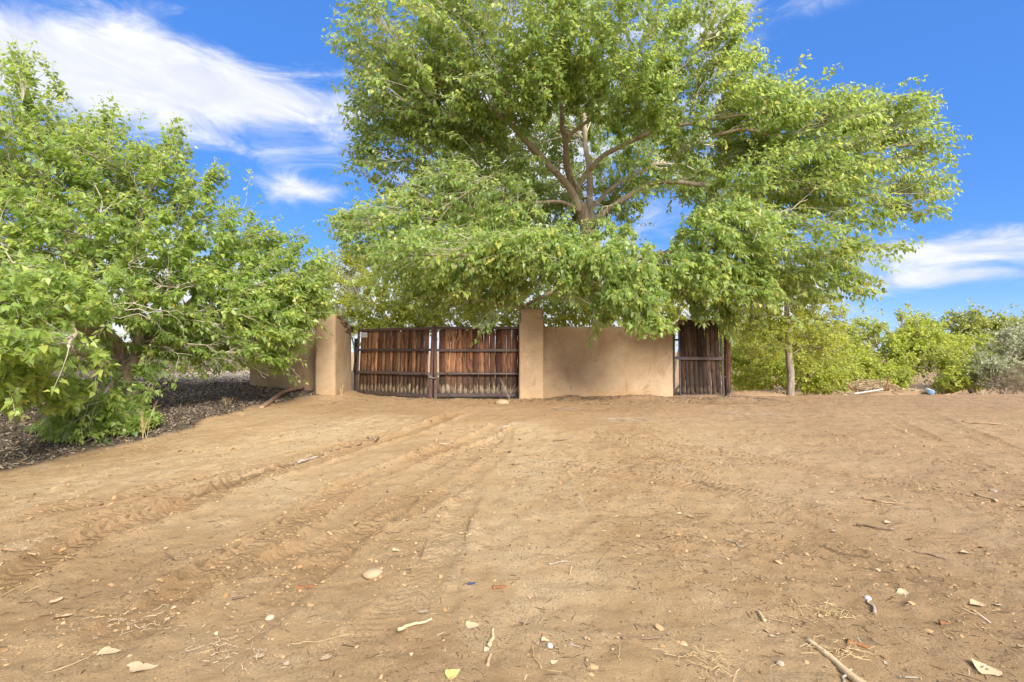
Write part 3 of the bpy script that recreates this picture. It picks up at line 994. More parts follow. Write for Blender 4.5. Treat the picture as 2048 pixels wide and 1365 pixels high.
class Tree:
    def __init__(self, name, label, cat, base, group=None, seed=1):
        self.root = empty(name, tuple(base))
        tag(self.root, label, cat, group)
        self.base = np.asarray(base, float)
        self.r = np.random.default_rng(seed)
        self.nP, self.nT, self.nR = [], [], []
        self.bv, self.bf, self.bo = [], [], 0

    def limb(self, pts, r0, r1, mat, name='limb', sides=10, n=None, rough=.17):
        pts = np.asarray(pts, float)
        if name == 'limb': r0, r1 = r0 * .84, r1 * .8
        n = n or 8 * len(pts)
        C = catmull(pts, n)
        seg = np.linalg.norm(np.diff(C, axis=0), axis=1).sum()
        wob = .012 * seg ** .5
        s = np.linspace(0, seg, n)
        C[1:-1] += (np.c_[[fbm(s, s * 0 + self.r.random() * 90, 1.8, 3) for _ in range(3)]].T * wob * 3)[1:-1]
        R = np.linspace(1, 0, n) ** .8 * (r0 - r1) + r1
        v, f = tubes(C[None], R[None], sides, True)
        ctr = np.repeat(C, sides, 0)
        k = np.tile(np.arange(sides), n); ss = np.repeat(s, sides)
        bump = 1 + rough * 2.2 * fbm(k * 1.7 + 3, ss * 1.2 + self.r.random() * 50, 1.0, 3, .6)
        v = ctr + (v - ctr) * bump[:, None]
        obj(name, mesh_np(name, v - self.base, f, M[mat], True), self.root)
        T = nrm(np.gradient(C, axis=0))
        self.nP.append(C); self.nT.append(T); self.nR.append(R)
        return C

    def nodes(self):
        return np.vstack(self.nP), np.vstack(self.nT), np.concatenate(self.nR)

    def branch_level(self, targets, outs, k, nseg, droop, rmax, pull=.25, add=True):
        NP, NTn, NR = self.nodes()
        c = NP.mean(0)
        q = targets + (c - targets) * pull
        q[:, 2] -= .15 * np.linalg.norm(targets - c, axis=1) * pull
        i = nearest(NP, q)
        p0, t0, r0 = NP[i], NTn[i], NR[i]
        L = np.linalg.norm(targets - p0, axis=1, keepdims=True)
        de = nrm(.6 * nrm(targets - p0) + .4 * outs + self.r.normal(size=p0.shape) * .25 + np.array([0, 0, -droop]))
        t = np.linspace(0, 1, nseg)[None, :, None]
        C = bez(p0[:, None], (p0 + t0 * L * .3 + nrm(targets - p0) * L * .1)[:, None], (targets - de * L * .33)[:, None], targets[:, None], t)
        C[:, 1:-1] += self.r.normal(size=C[:, 1:-1].shape) * .025 * L[:, None] ** .7
        ra = np.minimum(np.minimum(r0 * .62, .004 + .011 * L[:, 0]), rmax)
        R = ra[:, None] * np.linspace(1, .3, nseg)[None] + .0015
        v, f = tubes(C, R, k)
        self.bv.append(v); self.bf.append(f[0] + self.bo); self.bo += len(v)
        if add:
            self.nP.append(C.reshape(-1, 3)); self.nT.append(nrm(np.gradient(C, axis=1)).reshape(-1, 3)); self.nR.append(R.ravel())
        return C, R

    def leaves(self, C, n, gap, size, droop=.5, tv=None, tt=None, upn=.9, offs=.35):
        """n leaves per curve, placed back from the tip"""
        N, m, _ = C.shape
        seg = np.linalg.norm(np.diff(C, axis=1), axis=2)
        S = np.concatenate([np.zeros((N, 1)), np.cumsum(seg, 1)], 1)
        Lt = S[:, -1:]
        s = np.maximum(Lt - gap * (np.arange(n)[None] + self.r.uniform(-.3, .3, (N, n))), Lt * self.r.uniform(0, .5, (N, n)))
        s = np.clip(s, 0, Lt * .999)
        u = np.zeros((N, n)); j = np.zeros((N, n), int)
        for i in range(m - 1):
            k = (s >= S[:, i:i + 1]) & (s <= S[:, i + 1:i + 2])
            j[k] = i
            u = np.where(k, (s - S[:, i:i + 1]) / np.maximum(seg[:, i:i + 1], 1e-6), u)
        rows = np.arange(N)[:, None]
        a, b = C[rows, j], C[rows, j + 1]
        p = (a + (b - a) * u[..., None]).reshape(-1, 3)
        T = nrm(b - a).reshape(-1, 3)
        k = len(p)
        rad = self.r.normal(size=(k, 3)); rad -= T * (rad * T).sum(1, keepdims=True); rad = nrm(rad)
        d = nrm(.55 * T + .8 * rad + np.array([0, 0, -.15]))
        y = nrm(d + np.array([0, 0, -1.]) * (droop * self.r.uniform(.2, 1.5, (k, 1))) + .25 * self.r.normal(size=(k, 3)))
        z = np.array([0, -.25, upn]) + .55 * self.r.normal(size=(k, 3))
        z = nrm(z - y * (z * y).sum(1, keepdims=True))
        x = np.cross(y, z)
        sc_ = size * self.r.uniform(.55, 1.2, k)
        p = p + d * (offs * sc_)[:, None]
        # young leaves at the tip are smaller and paler; shoots differ from one another
        tip = np.tile(np.arange(n) < 2, N)
        sc_ = np.where(tip, sc_ * .75, sc_)
        sh = np.repeat(self.r.normal(size=N), n) * .20
        rnd = np.clip(.46 + sh + .16 * self.r.normal(size=k) + .12 * tip, 0, .97)
        rnd = np.where(self.r.random(k) < .003, 1.0, rnd)
        return p, x, y, z, sc_, rnd

    def crown(self, leaves, mat, tv, tt, single=0, name='crown'):
        p, x, y, z, s, rnd = [np.concatenate(a) for a in zip(*leaves)]
        ok = p[:, 2] > H(p[:, 0], p[:, 1]) + .03
        pick = np.zeros(len(p), bool)
        if single:
            px = CX + F * p[:, 0] / np.maximum(p[:, 1], .1); py = HY - F * (p[:, 2] - ZC) / np.maximum(p[:, 1], .1)
            inf = ok & (p[:, 1] > 1) & (px > 5) & (px < 2043) & (py > 5) & (py < 1360)
            score = np.where(inf, s / p[:, 1], 0)
            pick[np.argsort(-score)[:single]] = True
            var = []
            for q in np.linspace(.2, .9, 8):
                var.append(mesh_np('leaf', tv, tt, M[mat], False, np.full(len(tv), q)))
            for i in np.nonzero(pick)[0]:
                o = obj('leaf', var[int(np.clip((rnd[i] - .2) / .7 * 7, 0, 7))], self.root)
                o.matrix_local = Matrix(np.vstack([np.c_[np.c_[x[i], y[i], z[i]] * s[i], p[i] - self.base], [0, 0, 0, 1]]).tolist())
        k = ok & ~pick
        v, f = stamp(tv, tt, p[k] - self.base, x[k], y[k], z[k], s[k])
        o = obj(name, mesh_np(name, v, f, M[mat], False, np.repeat(rnd[k], len(tv))), self.root)
        o['kind'] = 'stuff'
        return o

    def branches(self, mat):
        v = np.vstack(self.bv) - self.base
        o = obj('branches', mesh_np('branches', v, np.vstack(self.bf), M[mat], True), self.root)
        o['kind'] = 'stuff'


def pb(px, py, Y, rx, ry, rY, n):
    """crown lobe from its place in the photograph: centre, radii (pixels at its depth, metres in depth), shoots"""
    return (P(px, py, Y), np.array([rx * Y / F, rY, ry * Y / F]), n)


def grow(tree, blobs, n2, n3, mat, branch_mat, leaf=.1, per=14, gap=.042, droop=.5, single=0, small=False, narrow=False,
         shoot_droop=.25, holes=(), r2=.05, len_pull=.25, zbias=0.0, petiole=True, dens=1.0):
    r = tree.r
    tot = sum(b[2] for b in blobs)
    inner = [(c, rad * .8, max(1, int(round(n2 * n / tot)))) for c, rad, n in blobs]
    t, o = sample_blobs(inner, r, .2)
    tree.branch_level(t, o, 6, 9, -.15, r2, len_pull)
    inner = [(c, rad * .93, max(2, int(round(n3 * n / tot)))) for c, rad, n in blobs]
    t, o = sample_blobs(inner, r, .4)
    tree.branch_level(t, o, 4, 6, .0, r2 * .28, len_pull * .7)
    t, o = sample_blobs([(c, rad, max(3, int(n * dens))) for c, rad, n in blobs], r)
    t[:, 2] = np.maximum(t[:, 2], H(t[:, 0], t[:, 1]) + .12)
    far_ = r.random(len(t)) < (.07 if not small else .16)
    t[far_] += nrm(o[far_] + np.array([0, 0, .6 if small else 0.])) * r.uniform(.15, .6, (far_.sum(), 1))
    nz = fbm(t[:, 0] * 1.0 + t[:, 2] * .6 + 7, t[:, 1] * .7 + t[:, 2] * 1.1 + 3, .9 if not small else .7, 3)
    keep = nz > (-.15 if not small else -.13) + .02 * r.normal(size=len(t))
    t, o = t[keep], o[keep]
    for hc, hr in holes:
        d = (((t - hc) / hr) ** 2).sum(1)
        t, o = t[d > 1], o[d > 1]
    o = nrm(o + np.array([0, 0, zbias]))
    C, R = tree.branch_level(t, o, 3, 3 if small else 4, shoot_droop, .006, .12, add=False)
    tv, tt = (NV, ST) if narrow else (SV, ST) if small else (LV7, LT6) if petiole else (DV, DT)
    lv = tree.leaves(C, per, gap, leaf, droop)
    tree.crown([lv], mat, tv, tt, single)
    tree.branches(branch_mat)
    return tree


def build_main_tree():
    Yt = 15.0
    base = np.array([2.75, Yt, .15])
    t = Tree('cottonwood_tree', 'huge spreading cottonwood whose crown overhangs the wall and both gates', 'tree', base, seed=11)
    p = lambda L: [P(*q) for q in L]
    t.limb([base - [0, 0, .3]] + p([(1200, 640, Yt), (1186, 560, Yt), (1178, 500, Yt), (1172, 455, Yt), (1160, 410, 14.9)]), .30, .17, 'bark_brown', 'trunk', 14, 60)
    t.limb(p([(1162, 425, 14.9), (1140, 375, 14.6), (1105, 338, 14.2), (1070, 300, 13.7), (1035, 265, 13.2), (1005, 238, 12.7), (930, 190, 12.0), (840, 130, 11.2)]), .135, .035, 'bark_pale')
    t.limb(p([(1160, 420, 14.9), (1145, 375, 14.9), (1135, 330, 14.7), (1130, 280, 14.5), (1124, 232, 14.2), (1118, 150, 13.8), (1100, 40, 13.4), (1090, -90, 13.2)]), .135, .035, 'bark_brown')
    t.limb(p([(1133, 285, 14.5), (1150, 262, 14.3), (1190, 235, 14.0), (1235, 232, 13.7), (1300, 190, 13.0), (1380, 120, 12.4)]), .075, .025, 'bark_pale')
    t.limb(p([(1152, 385, 14.9), (1175, 345, 14.5), (1210, 310, 14.1), (1260, 283, 13.7), (1320, 258, 13.2), (1420, 240, 12.6), (1540, 225, 12.2)]), .10, .03, 'bark_pale')
    t.limb(p([(1172, 460, 15.0), (1200, 432, 14.7), (1240, 402, 14.3), (1290, 373, 13.9), (1330, 363, 13.6), (1420, 370, 13.2), (1520, 372, 12.8), (1640, 370, 12.5), (1760, 330, 12.2)]), .115, .03, 'bark_pale')
    t.limb(p([(1184, 470, 15.1), (1180, 400, 15.6), (1178, 340, 15.9), (1170, 270, 16.2), (1172, 160, 16.4), (1180, 20, 16.4)]), .14, .04, 'bark_pale')
    t.limb(p([(1180, 420, 15.7), (1225, 375, 16.0), (1300, 335, 16.4), (1325, 322, 16.6), (1420, 270, 17)]), .09, .03, 'bark_pale')
    t.limb(p([(1165, 425, 14.9), (1120, 405, 14.4), (1040, 405, 13.8), (990, 395, 13.4), (905, 432, 12.8), (820, 440, 12.3), (720, 430, 12.0)]), .07, .02, 'bark_brown')
    t.limb(p([(1085, 318, 13.9), (1050, 320, 13.4), (1010, 340, 13.0), (960, 365, 12.6), (920, 395, 12.2), (870, 425, 11.9)]), .05, .012, 'bark_brown')
    t.limb(p([(1186, 560, 15.), (1165, 583, 14.2), (1110, 583, 13.4), (1060, 608, 12.8), (1030, 612, 12.3), (960, 600, 11.6)]), .075, .02, 'bark_brown')
    t.limb(p([(1183, 540, 15.), (1260, 520, 13.8), (1380, 500, 12.6), (1500, 490, 11.8), (1620, 500, 11.3)]), .09, .02, 'bark_pale')
    t.limb(p([(1183, 545, 15.), (1150, 520, 13.8), (1080, 505, 12.4), (980, 510, 11.2), (860, 510, 10.6)]), .08, .02, 'bark_pale')
    t.limb(p([(1430, 270, 12.6), (1500, 260, 12.2), (1600, 290, 12.0), (1720, 300, 12.0), (1830, 290, 12.2)]), .045, .012, 'bark_pale')
    B = [
        pb(820, 60, 11.5, 150, 110, 1.6, 520), pb(1010, 40, 11.6, 170, 130, 1.9, 680), pb(1210, 50, 12.2, 180, 120, 2.0, 680),
        pb(1400, 70, 12.8, 80, 90, 1.5, 260), pb(1060, -90, 13.0, 330, 90, 2.5, 380), pb(770, 180, 12.2, 90, 100, 1.3, 260),
        pb(860, 190, 12.0, 130, 90, 1.5, 360), pb(1020, 175, 12.0, 120, 65, 1.4, 340), pb(1230, 165, 12.4, 150, 62, 1.5, 380), pb(1390, 190, 12.4, 110, 80, 1.5, 330),
        pb(820, 330, 13.2, 140, 90, 1.6, 440), pb(920, 390, 12.4, 140, 60, 1.3, 330), pb(780, 470, 12.4, 120, 80, 1.5, 380), pb(690, 455, 12.6, 40, 28, .7, 36),
        pb(900, 522, 11.4, 170, 64, 1.5, 500), pb(1040, 515, 11.4, 130, 55, 1.3, 380), pb(1210, 540, 11.2, 120, 58, 1.2, 390), pb(1350, 550, 11.6, 120, 50, 1.2, 330), pb(1120, 565, 10.9, 40, 36, .5, 50), pb(1210, 630, 10.8, 30, 26, .4, 40),
        pb(1500, 250, 12.6, 120, 75, 1.6, 460), pb(1430, 290, 13.6, 90, 80, 1.2, 300), pb(1470, 150, 12.8, 70, 60, 1.0, 170), pb(1560, 190, 12.6, 60, 36, .9, 90), pb(1690, 220, 12.4, 80, 40, 1., 130), pb(1810, 240, 12.4, 60, 40, .9, 90), pb(900, 240, 12.6, 120, 60, 1.2, 260), pb(900, 440, 14.5, 160, 80, 1., 330), pb(1040, 390, 16.6, 120, 70, .8, 260), pb(1320, 290, 17.4, 110, 70, .9, 300), pb(1060, 350, 13.0, 110, 60, .7, 70), pb(1290, 330, 13.0, 90, 60, .7, 70), pb(1010, 250, 12.8, 70, 40, .6, 60), pb(1360, 270, 12.8, 70, 50, .6, 70), pb(1180, 430, 13.4, 60, 30, .5, 30), pb(1420, 370, 16.8, 80, 60, .9, 200), pb(1240, 400, 17.4, 70, 50, .8, 150), pb(1000, 450, 13.2, 110, 45, .9, 260), pb(1110, 480, 12.8, 70, 36, .8, 130), pb(1240, 490, 12.8, 80, 34, .8, 130), pb(1120, 200, 17.0, 120, 70, .9, 240), pb(1090, 130, 12.4, 120, 60, 1.2, 180), pb(1640, 280, 12.4, 130, 85, 1.6, 400), pb(1780, 270, 12.4, 90, 70, 1.3, 210), pb(1870, 300, 12.4, 50, 38, .9, 70),
        pb(1560, 380, 12.2, 150, 80, 1.6, 480), pb(1730, 380, 12.3, 130, 75, 1.4, 360), pb(1850, 390, 12.4, 55, 50, .9, 90),
        pb(1460, 480, 11.6, 100, 90, 1.4, 400), pb(1600, 500, 11.8, 130, 80, 1.4, 420), pb(1730, 500, 12.0, 80, 62, 1.1, 180), pb(1740, 575, 12.0, 50, 28, .7, 50),
        pb(1260, 602, 10.8, 80, 32, .8, 140), pb(1300, 655, 10.7, 50, 20, .4, 60), pb(1400, 582, 11.4, 80, 30, .9, 130), pb(1410, 635, 11.9, 26, 16, .3, 22), pb(1490, 590, 11.8, 70, 50, 1., 170), pb(1462, 660, 12.2, 20, 34, .3, 34), pb(1610, 575, 12.0, 110, 36, 1., 140),
        pb(950, 588, 12.0, 110, 30, 1., 130), pb(850, 590, 12.4, 60, 40, .8, 90), pb(960, 655, 12.0, 16, 12, .2, 8),
        # back of the crown, seen against the light between the limbs
        pb(1010, 280, 18.2, 150, 90, 1.2, 620), pb(1180, 250, 18.6, 150, 100, 1.2, 640), pb(1370, 320, 18.2, 120, 80, 1.2, 420), pb(1050, 430, 17.6, 140, 80, 1.2, 520),
        pb(1500, 420, 17.4, 130, 110, 1.2, 240), pb(1180, 560, 18.0, 190, 60, 1.2, 300), pb(1170, 390, 18.4, 110, 70, 1.0, 320), pb(960, 310, 14.6, 90, 60, .8, 200), pb(1290, 230, 15.2, 90, 50, .8, 190),
        pb(680, 90, 12.2, 30, 26, .6, 26), pb(700, 190, 12.4, 26, 22, .5, 20), pb(710, 250, 12.6, 24, 20, .5, 18), pb(700, 300, 12.8, 26, 18, .5, 16), pb(1470, 50, 12.6, 34, 40, .7, 40),
    ]
    holes = [(P(1330, 445, 15), np.array([.80, 6, .55])), (P(1175, 345, 12.6), np.array([1.5, 1.2, 1.2]))]
    grow(t, B, 190, 1500, 'leaf', 'bark_twig', .122, 13, .046, .70, 300, dens=1.0, petiole=False, holes=holes, r2=.024, shoot_droop=.30)


def build_left_tree():
    base = ghit(255, 835)
    Yt = base[1]
    t = Tree('cottonwood_tree', 'bushy low-branched cottonwood leaning over bark chips at left of driveway', 'tree', base, seed=23)
    p = lambda L: [P(*q) for q in L]
    t.limb([base - [0, 0, .25]] + p([(252, 790, Yt), (246, 750, Yt), (238, 715, Yt), (226, 685, Yt - .1), (190, 640, Yt - .4), (170, 560, Yt - .8), (140, 470, Yt - .6), (90, 330, Yt - .5), (55, 180, Yt - .5)]), .20, .02, 'bark_brown', 'trunk', 12, 60)
    t.limb(p([(250, 765, Yt), (265, 725, Yt), (285, 690, Yt + .2), (310, 665, Yt + .4), (345, 650, Yt + .8), (370, 620, Yt + 1.1), (430, 560, Yt + 1.4), (500, 500, Yt + 1.7)]), .13, .03, 'bark_brown')
    t.limb(p([(232, 700, Yt), (215, 690, Yt - .3), (190, 670, Yt - .6), (120, 640, Yt - 1.6), (40, 610, Yt - 2.6), (-40, 600, Yt - 3.6)]), .10, .03, 'bark_brown')
    t.limb(p([(280, 700, Yt), (275, 630, Yt + .2), (262, 560, Yt + .3), (270, 480, Yt + .3), (300, 380, Yt + .2)]), .10, .03, 'bark_pale')
    t.limb(p([(240, 720, Yt), (200, 730, Yt - 1.), (150, 700, Yt - 2), (90, 690, Yt - 3.2), (40, 720, Yt - 4.0)]), .07, .02, 'bark_pale')
    t.limb(p([(155, 600, Yt - 1.2), (145, 640, Yt - 2.4), (150, 670, Yt - 3.2), (138, 695, Yt - 3.8)]), .04, .02, 'bark_pale')
    t.limb(p([(320, 660, Yt + .5), (400, 640, Yt + 1.2), (470, 650, Yt + 1.6), (540, 690, Yt + 1.7), (600, 755, Yt + 1.8)]), .04, .006, 'bark_pale')
    t.limb(p([(245, 745, Yt), (225, 765, Yt - .6), (205, 800, Yt - 1.1), (180, 860, Yt - 1.5), (150, 890, Yt - 1.8)]), .035, .008, 'bark_pale')
    t.limb(p([(175, 570, Yt - .6), (200, 480, Yt - .1), (230, 380, Yt + .1), (220, 240, Yt + .1)]), .035, .006, 'bark_pale')
    t.limb(p([(330, 640, Yt + .8), (350, 500, Yt + .8), (360, 380, Yt + .7), (358, 270, Yt + .7)]), .035, .006, 'bark_pale')
    B = [
        pb(20, 300, 8.8, 110, 120, 1.4, 420), pb(50, 130, 8.8, 45, 55, .5, 70), pb(-40, 480, 7.5, 110, 150, 1.5, 280), pb(120, 330, 9.2, 110, 100, 1.4, 380),
        pb(120, 250, 9.4, 60, 45, .7, 90), pb(218, 235, 9.6, 24, 45, .4, 36), pb(230, 340, 9.6, 90, 80, 1.3, 280), pb(355, 275, 10.2, 28, 45, .4, 40), pb(300, 290, 10.0, 40, 35, .5, 50),
        pb(340, 370, 10.2, 80, 65, 1.2, 230), pb(110, 470, 8.6, 140, 100, 1.5, 480), pb(270, 480, 9.6, 130, 90, 1.5, 430), pb(430, 350, 10.4, 24, 40, .4, 30),
        pb(420, 460, 10.4, 90, 80, 1.3, 300), pb(500, 480, 10.8, 60, 60, .9, 140), pb(540, 560, 10.8, 80, 60, 1.1, 230), pb(600, 480, 11.0, 16, 50, .3, 26), pb(640, 570, 11.2, 34, 45, .6, 130), pb(652, 525, 11.4, 22, 30, .4, 45), pb(625, 620, 11.6, 40, 26, .5, 80), pb(560, 500, 11.0, 40, 40, .6, 80),
        pb(420, 580, 10.4, 120, 70, 1.4, 380), pb(250, 590, 8.8, 130, 60, 1.3, 330), pb(570, 630, 11.2, 60, 36, .7, 130),
        pb(60, 600, 6.6, 120, 70, 1.1, 300), pb(-20, 720, 5.6, 90, 90, .9, 210), pb(90, 720, 6.2, 90, 60, .8, 180), pb(60, 790, 6.4, 90, 45, .7, 130), pb(30, 680, 5.2, 60, 40, .5, 60),
        pb(150, 800, 7.4, 90, 50, .6, 140), pb(180, 860, 7.7, 90, 42, .5, 260), pb(110, 895, 7.0, 55, 22, .25, 90), pb(280, 850, 8.4, 50, 28, .3, 110), pb(10, 890, 6.6, 26, 14, .2, 12),
        pb(400, 660, 10.2, 80, 45, 1.1, 260), pb(600, 590, 10.9, 55, 50, .8, 170), pb(520, 740, 10.6, 60, 26, .5, 90), pb(470, 620, 9.8, 90, 50, .9, 220), pb(450, 695, 10.2, 110, 40, .9, 240), pb(560, 690, 10.9, 55, 50, .6, 150), pb(360, 700, 9.8, 50, 34, .5, 80), pb(330, 620, 9.2, 90, 50, .9, 220), pb(350, 560, 9.4, 100, 60, 1., 240), pb(200, 880, 7.7, 90, 26, .35, 120), pb(120, 560, 7.4, 100, 60, 1., 180), pb(250, 790, 9.0, 50, 50, .5, 90), pb(490, 680, 10.4, 90, 55, 1., 340), pb(550, 720, 10.8, 50, 35, .6, 130), pb(450, 740, 10.4, 60, 22, .4, 70), pb(570, 650, 10.6, 60, 50, .8, 170), pb(590, 765, 11.6, 22, 9, .2, 12),
        pb(320, 740, 9.6, 40, 50, .5, 60), pb(195, 700, 9.4, 70, 60, .6, 90), pb(600, 640, 12, 28, 22, .3, 26), pb(-130, 300, 9, 110, 150, 1.8, 110), pb(-130, 650, 8, 110, 150, 1.5, 80),
        pb(40, 650, 11.5, 170, 120, .8, 260), pb(150, 560, 11.8, 200, 120, .8, 260),
    ]
    grow(t, B, 170, 1100, 'leaf_near', 'bark_twig', .102, 13, .043, .55, 300, dens=.80, holes=[(P(268, 735, 8.4), np.array([.62, 1.6, .62])), (P(400, 770, 9.5), np.array([.75, 2., .28]))], r2=.024, shoot_droop=.12, zbias=.25)


build_main_tree()
build_left_tree()


def bush(name, label, cat, px, py, Y, blobs, mat, seed, leaf=.09, per=12, group=None, bark_='bark_grey', n2=30, n3=200, narrow=False, trunk=None, gap=.05, droop=.2, zbias=.5, r0=.06, dead=0):
    b = P(px, py, Y)
    b[2] = H(b[0], b[1])[0]
    t = Tree(name, label, cat, b, group, seed)
    if trunk:
        t.limb([b - [0, 0, .2]] + [P(*q) for q in trunk], r0, r0 * .3, bark_, 'trunk', 10, 30)
    else:
        # several stems fanning from the base towards the lobes
        for i, (c, rad, n) in enumerate(sorted(blobs, key=lambda q: -q[2])[:5]):
            mid = b + (c - b) * .5 + np.array([0, 0, .15]) + t.r.normal(size=3) * .12
            t.limb([b + t.r.normal(size=3) * [.12, .12, 0] - [0, 0, .15], mid, c], r0, r0 * .25, bark_, 'stem', 7, 18)
    for i in range(dead):      # bare grey branches sticking out of the top
        c, rad, n = blobs[t.r.integers(len(blobs))]
        tip = c + np.array([t.r.uniform(-1.2, 1.2) * rad[0], t.r.uniform(-.5, .5) * rad[1], rad[2] * t.r.uniform(1.0, 1.45)])
        t.limb([c + (b - c) * .3, c + (tip - c) * .5 + t.r.normal(size=3) * .15, tip], .035, .008, 'greywood', 'bare_branch', 5, 14)
    blobs = [(c, rad, int(n * 1.7)) for c, rad, n in blobs]
    grow(t, blobs, n2, n3, mat, bark_, leaf * 1.12, per, gap, droop, 0, small=True, narrow=narrow, shoot_droop=-.1, r2=.03, zbias=zbias)
    return t


def build_background():
    g = 'trees and shrubs beyond the bank'
    # young tree right of the single gate
    bush('young_tree', 'slender young yellow-green tree with bare trunk right of single gate', 'tree', 1582, 797, 15.5,
         [pb(1560, 600, 15.5, 80, 55, .9, 200), pb(1640, 640, 15.5, 60, 60, .8, 170), pb(1530, 680, 15.5, 60, 50, .8, 150), pb(1640, 700, 15.5, 60, 45, .8, 120), pb(1580, 540, 15.5, 60, 45, .7, 120), pb(1500, 620, 15.7, 40, 50, .6, 70)],
         'leaf_yellow', 31, .075, 13, None, 'bark_grey', 24, 260, trunk=[(1580, 760, 15.5), (1577, 720, 15.5), (1575, 660, 15.5), (1573, 600, 15.5), (1578, 530, 15.5)], r0=.13)
    bush('lime_shrub', 'bright lime shrub low behind the young tree trunk', 'shrub', 1610, 790, 18.5,
         [pb(1520, 740, 18.5, 60, 45, .9, 230), pb(1620, 745, 18, 70, 40, .8, 230), pb(1490, 690, 19, 50, 50, .8, 150), pb(1670, 725, 18.5, 40, 50, .8, 150)], 'leaf_lime', 32, .10, 13, g)
    bush('yellow_shrub', 'round-topped yellow-green shrub behind the brush pile', 'shrub', 1790, 790, 21,
         [pb(1760, 720, 21, 70, 55, 1.2, 330), pb(1830, 700, 21, 60, 50, 1.1, 280), pb(1800, 660, 22, 60, 40, .9, 240), pb(1730, 670, 22, 50, 40, .9, 190), pb(1850, 660, 22, 36, 26, .7, 90)], 'leaf_lime', 33, .12, 13, g, dead=5)
    bush('lime_shrub', 'low bright lime shrub behind the blue-ended pipe', 'shrub', 1880, 792, 18.5,
         [pb(1880, 750, 18.5, 60, 42, .9, 290), pb(1920, 725, 19, 40, 45, .8, 180), pb(1840, 765, 18.3, 45, 26, .6, 140), pb(1780, 760, 18.8, 60, 30, .7, 170)], 'leaf_lime', 34, .10, 13, g)
    bush('open_tree', 'open thin tree with grey limbs above the lime shrubs at right', 'tree', 1950, 785, 25,
         [pb(1925, 645, 25, 36, 26, .9, 90), pb(1965, 670, 25, 50, 40, 1., 150), pb(1900, 690, 25, 30, 26, .8, 70), pb(2010, 660, 25, 60, 30, 1.1, 150), pb(2060, 680, 25, 60, 40, 1.1, 150)], 'leaf_mid', 35, .13, 12, g, dead=5)
    bush('olive_shrub', 'silvery grey-green olive shrub at far right edge', 'shrub', 2020, 790, 18,
         [pb(2010, 715, 18, 55, 40, .9, 320), pb(2060, 690, 18.3, 60, 50, .9, 300), pb(1980, 745, 17.8, 45, 34, .8, 220), pb(2120, 730, 18, 70, 60, 1, 260)], 'leaf_olive', 36, .09, 13, g, narrow=False, dead=2)
    bush('dry_shrub', 'reddish dry low shrub at foot of silvery olive', 'shrub', 2030, 795, 16.5,
         [pb(2010, 770, 16.5, 45, 22, .5, 200), pb(2060, 755, 16.5, 50, 34, .6, 220)], 'leaf_red', 37, .06, 12, g, narrow=True)
    bush('thicket_tree', 'dull green thicket tree filling the gap behind young tree', 'tree', 1690, 780, 28,
         [pb(1690, 690, 28, 60, 45, 1.4, 230), pb(1640, 710, 28, 60, 50, 1.4, 200), pb(1560, 700, 29, 70, 60, 1.4, 220), pb(1490, 690, 29, 50, 60, 1.4, 170)], 'leaf_mid', 38, .16, 12, g, dead=2)
    bush('thicket_tree', 'dull green thicket tree on the skyline behind olive shrub', 'tree', 2080, 780, 30,
         [pb(2020, 665, 30, 60, 22, 1.4, 120), pb(2100, 665, 30, 90, 36, 1.6, 240), pb(1940, 720, 30, 70, 40, 1.6, 200), pb(2250, 690, 30, 120, 60, 2, 260)], 'leaf_mid', 39, .17, 12, g)
    bush('lime_shrub', 'tall lime-yellow shrub between young tree and round-topped shrub', 'shrub', 1700, 790, 20,
         [pb(1700, 740, 20, 50, 45, .9, 220), pb(1690, 690, 20.5, 45, 40, .9, 160), pb(1730, 770, 19.5, 50, 24, .7, 130), pb(1655, 770, 19, 50, 24, .7, 140)], 'leaf_lime', 50, .11, 13, g, dead=2)
    bush('lime_shrub', 'lime shrub in the gap left of the silvery olive', 'shrub', 1950, 790, 20.5,
         [pb(1945, 740, 20.5, 50, 45, .9, 230), pb(1960, 700, 21, 40, 35, .8, 130), pb(1900, 700, 21, 40, 40, .8, 140)], 'leaf_lime', 51, .12, 13, g)
    bush('thicket_tree', 'pale yellow-green thicket seen right beside the single gate post', 'tree', 1490, 780, 24,
         [pb(1490, 740, 24, 50, 45, 1., 200), pb(1540, 680, 24, 60, 50, 1., 200), pb(1470, 670, 24, 40, 50, .9, 140), pb(1610, 670, 25, 60, 50, 1., 170)], 'leaf_yellow', 52, .13, 12, g)
    # behind the wall and the double gate
    h = 'trees inside the wall'
    bush('garden_tree', 'yellow-green tree rising behind the double gate', 'tree', 800, 760, 21,
         [pb(760, 600, 21, 80, 60, 1.2, 320), pb(850, 610, 21, 55, 50, 1.1, 190), pb(700, 560, 21.5, 60, 60, 1.1, 210), pb(780, 660, 20.5, 90, 30, .9, 180), pb(720, 500, 22, 40, 40, .9, 80), pb(860, 560, 21, 60, 40, 1, 120)], 'leaf_yellow', 41, .12, 12, h)
    bush('garden_tree', 'yellow-green tree showing above the long wall', 'tree', 1130, 760, 21,
         [pb(1000, 630, 21, 80, 40, 1.1, 210), pb(1130, 620, 20.5, 70, 50, 1.1, 280), pb(1240, 610, 21, 80, 40, 1.1, 200), pb(960, 560, 22, 60, 45, 1, 140)], 'leaf_yellow', 42, .12, 12, h)
    bush('blue_juniper', 'blue-grey juniper peeking out above the crumbling pillar', 'tree', 715, 760, 24,
         [pb(714, 600, 24, 34, 50, .8, 220), pb(708, 555, 24, 22, 34, .6, 110), pb(690, 640, 24, 40, 40, .8, 130)], 'leaf_blue', 43, .09, 14, h, narrow=True)
    bush('blue_juniper', 'small blue-grey juniper above the short wall', 'tree', 545, 760, 19,
         [pb(545, 655, 19, 30, 26, .6, 150)], 'leaf_blue', 44, .08, 14, h, narrow=True)
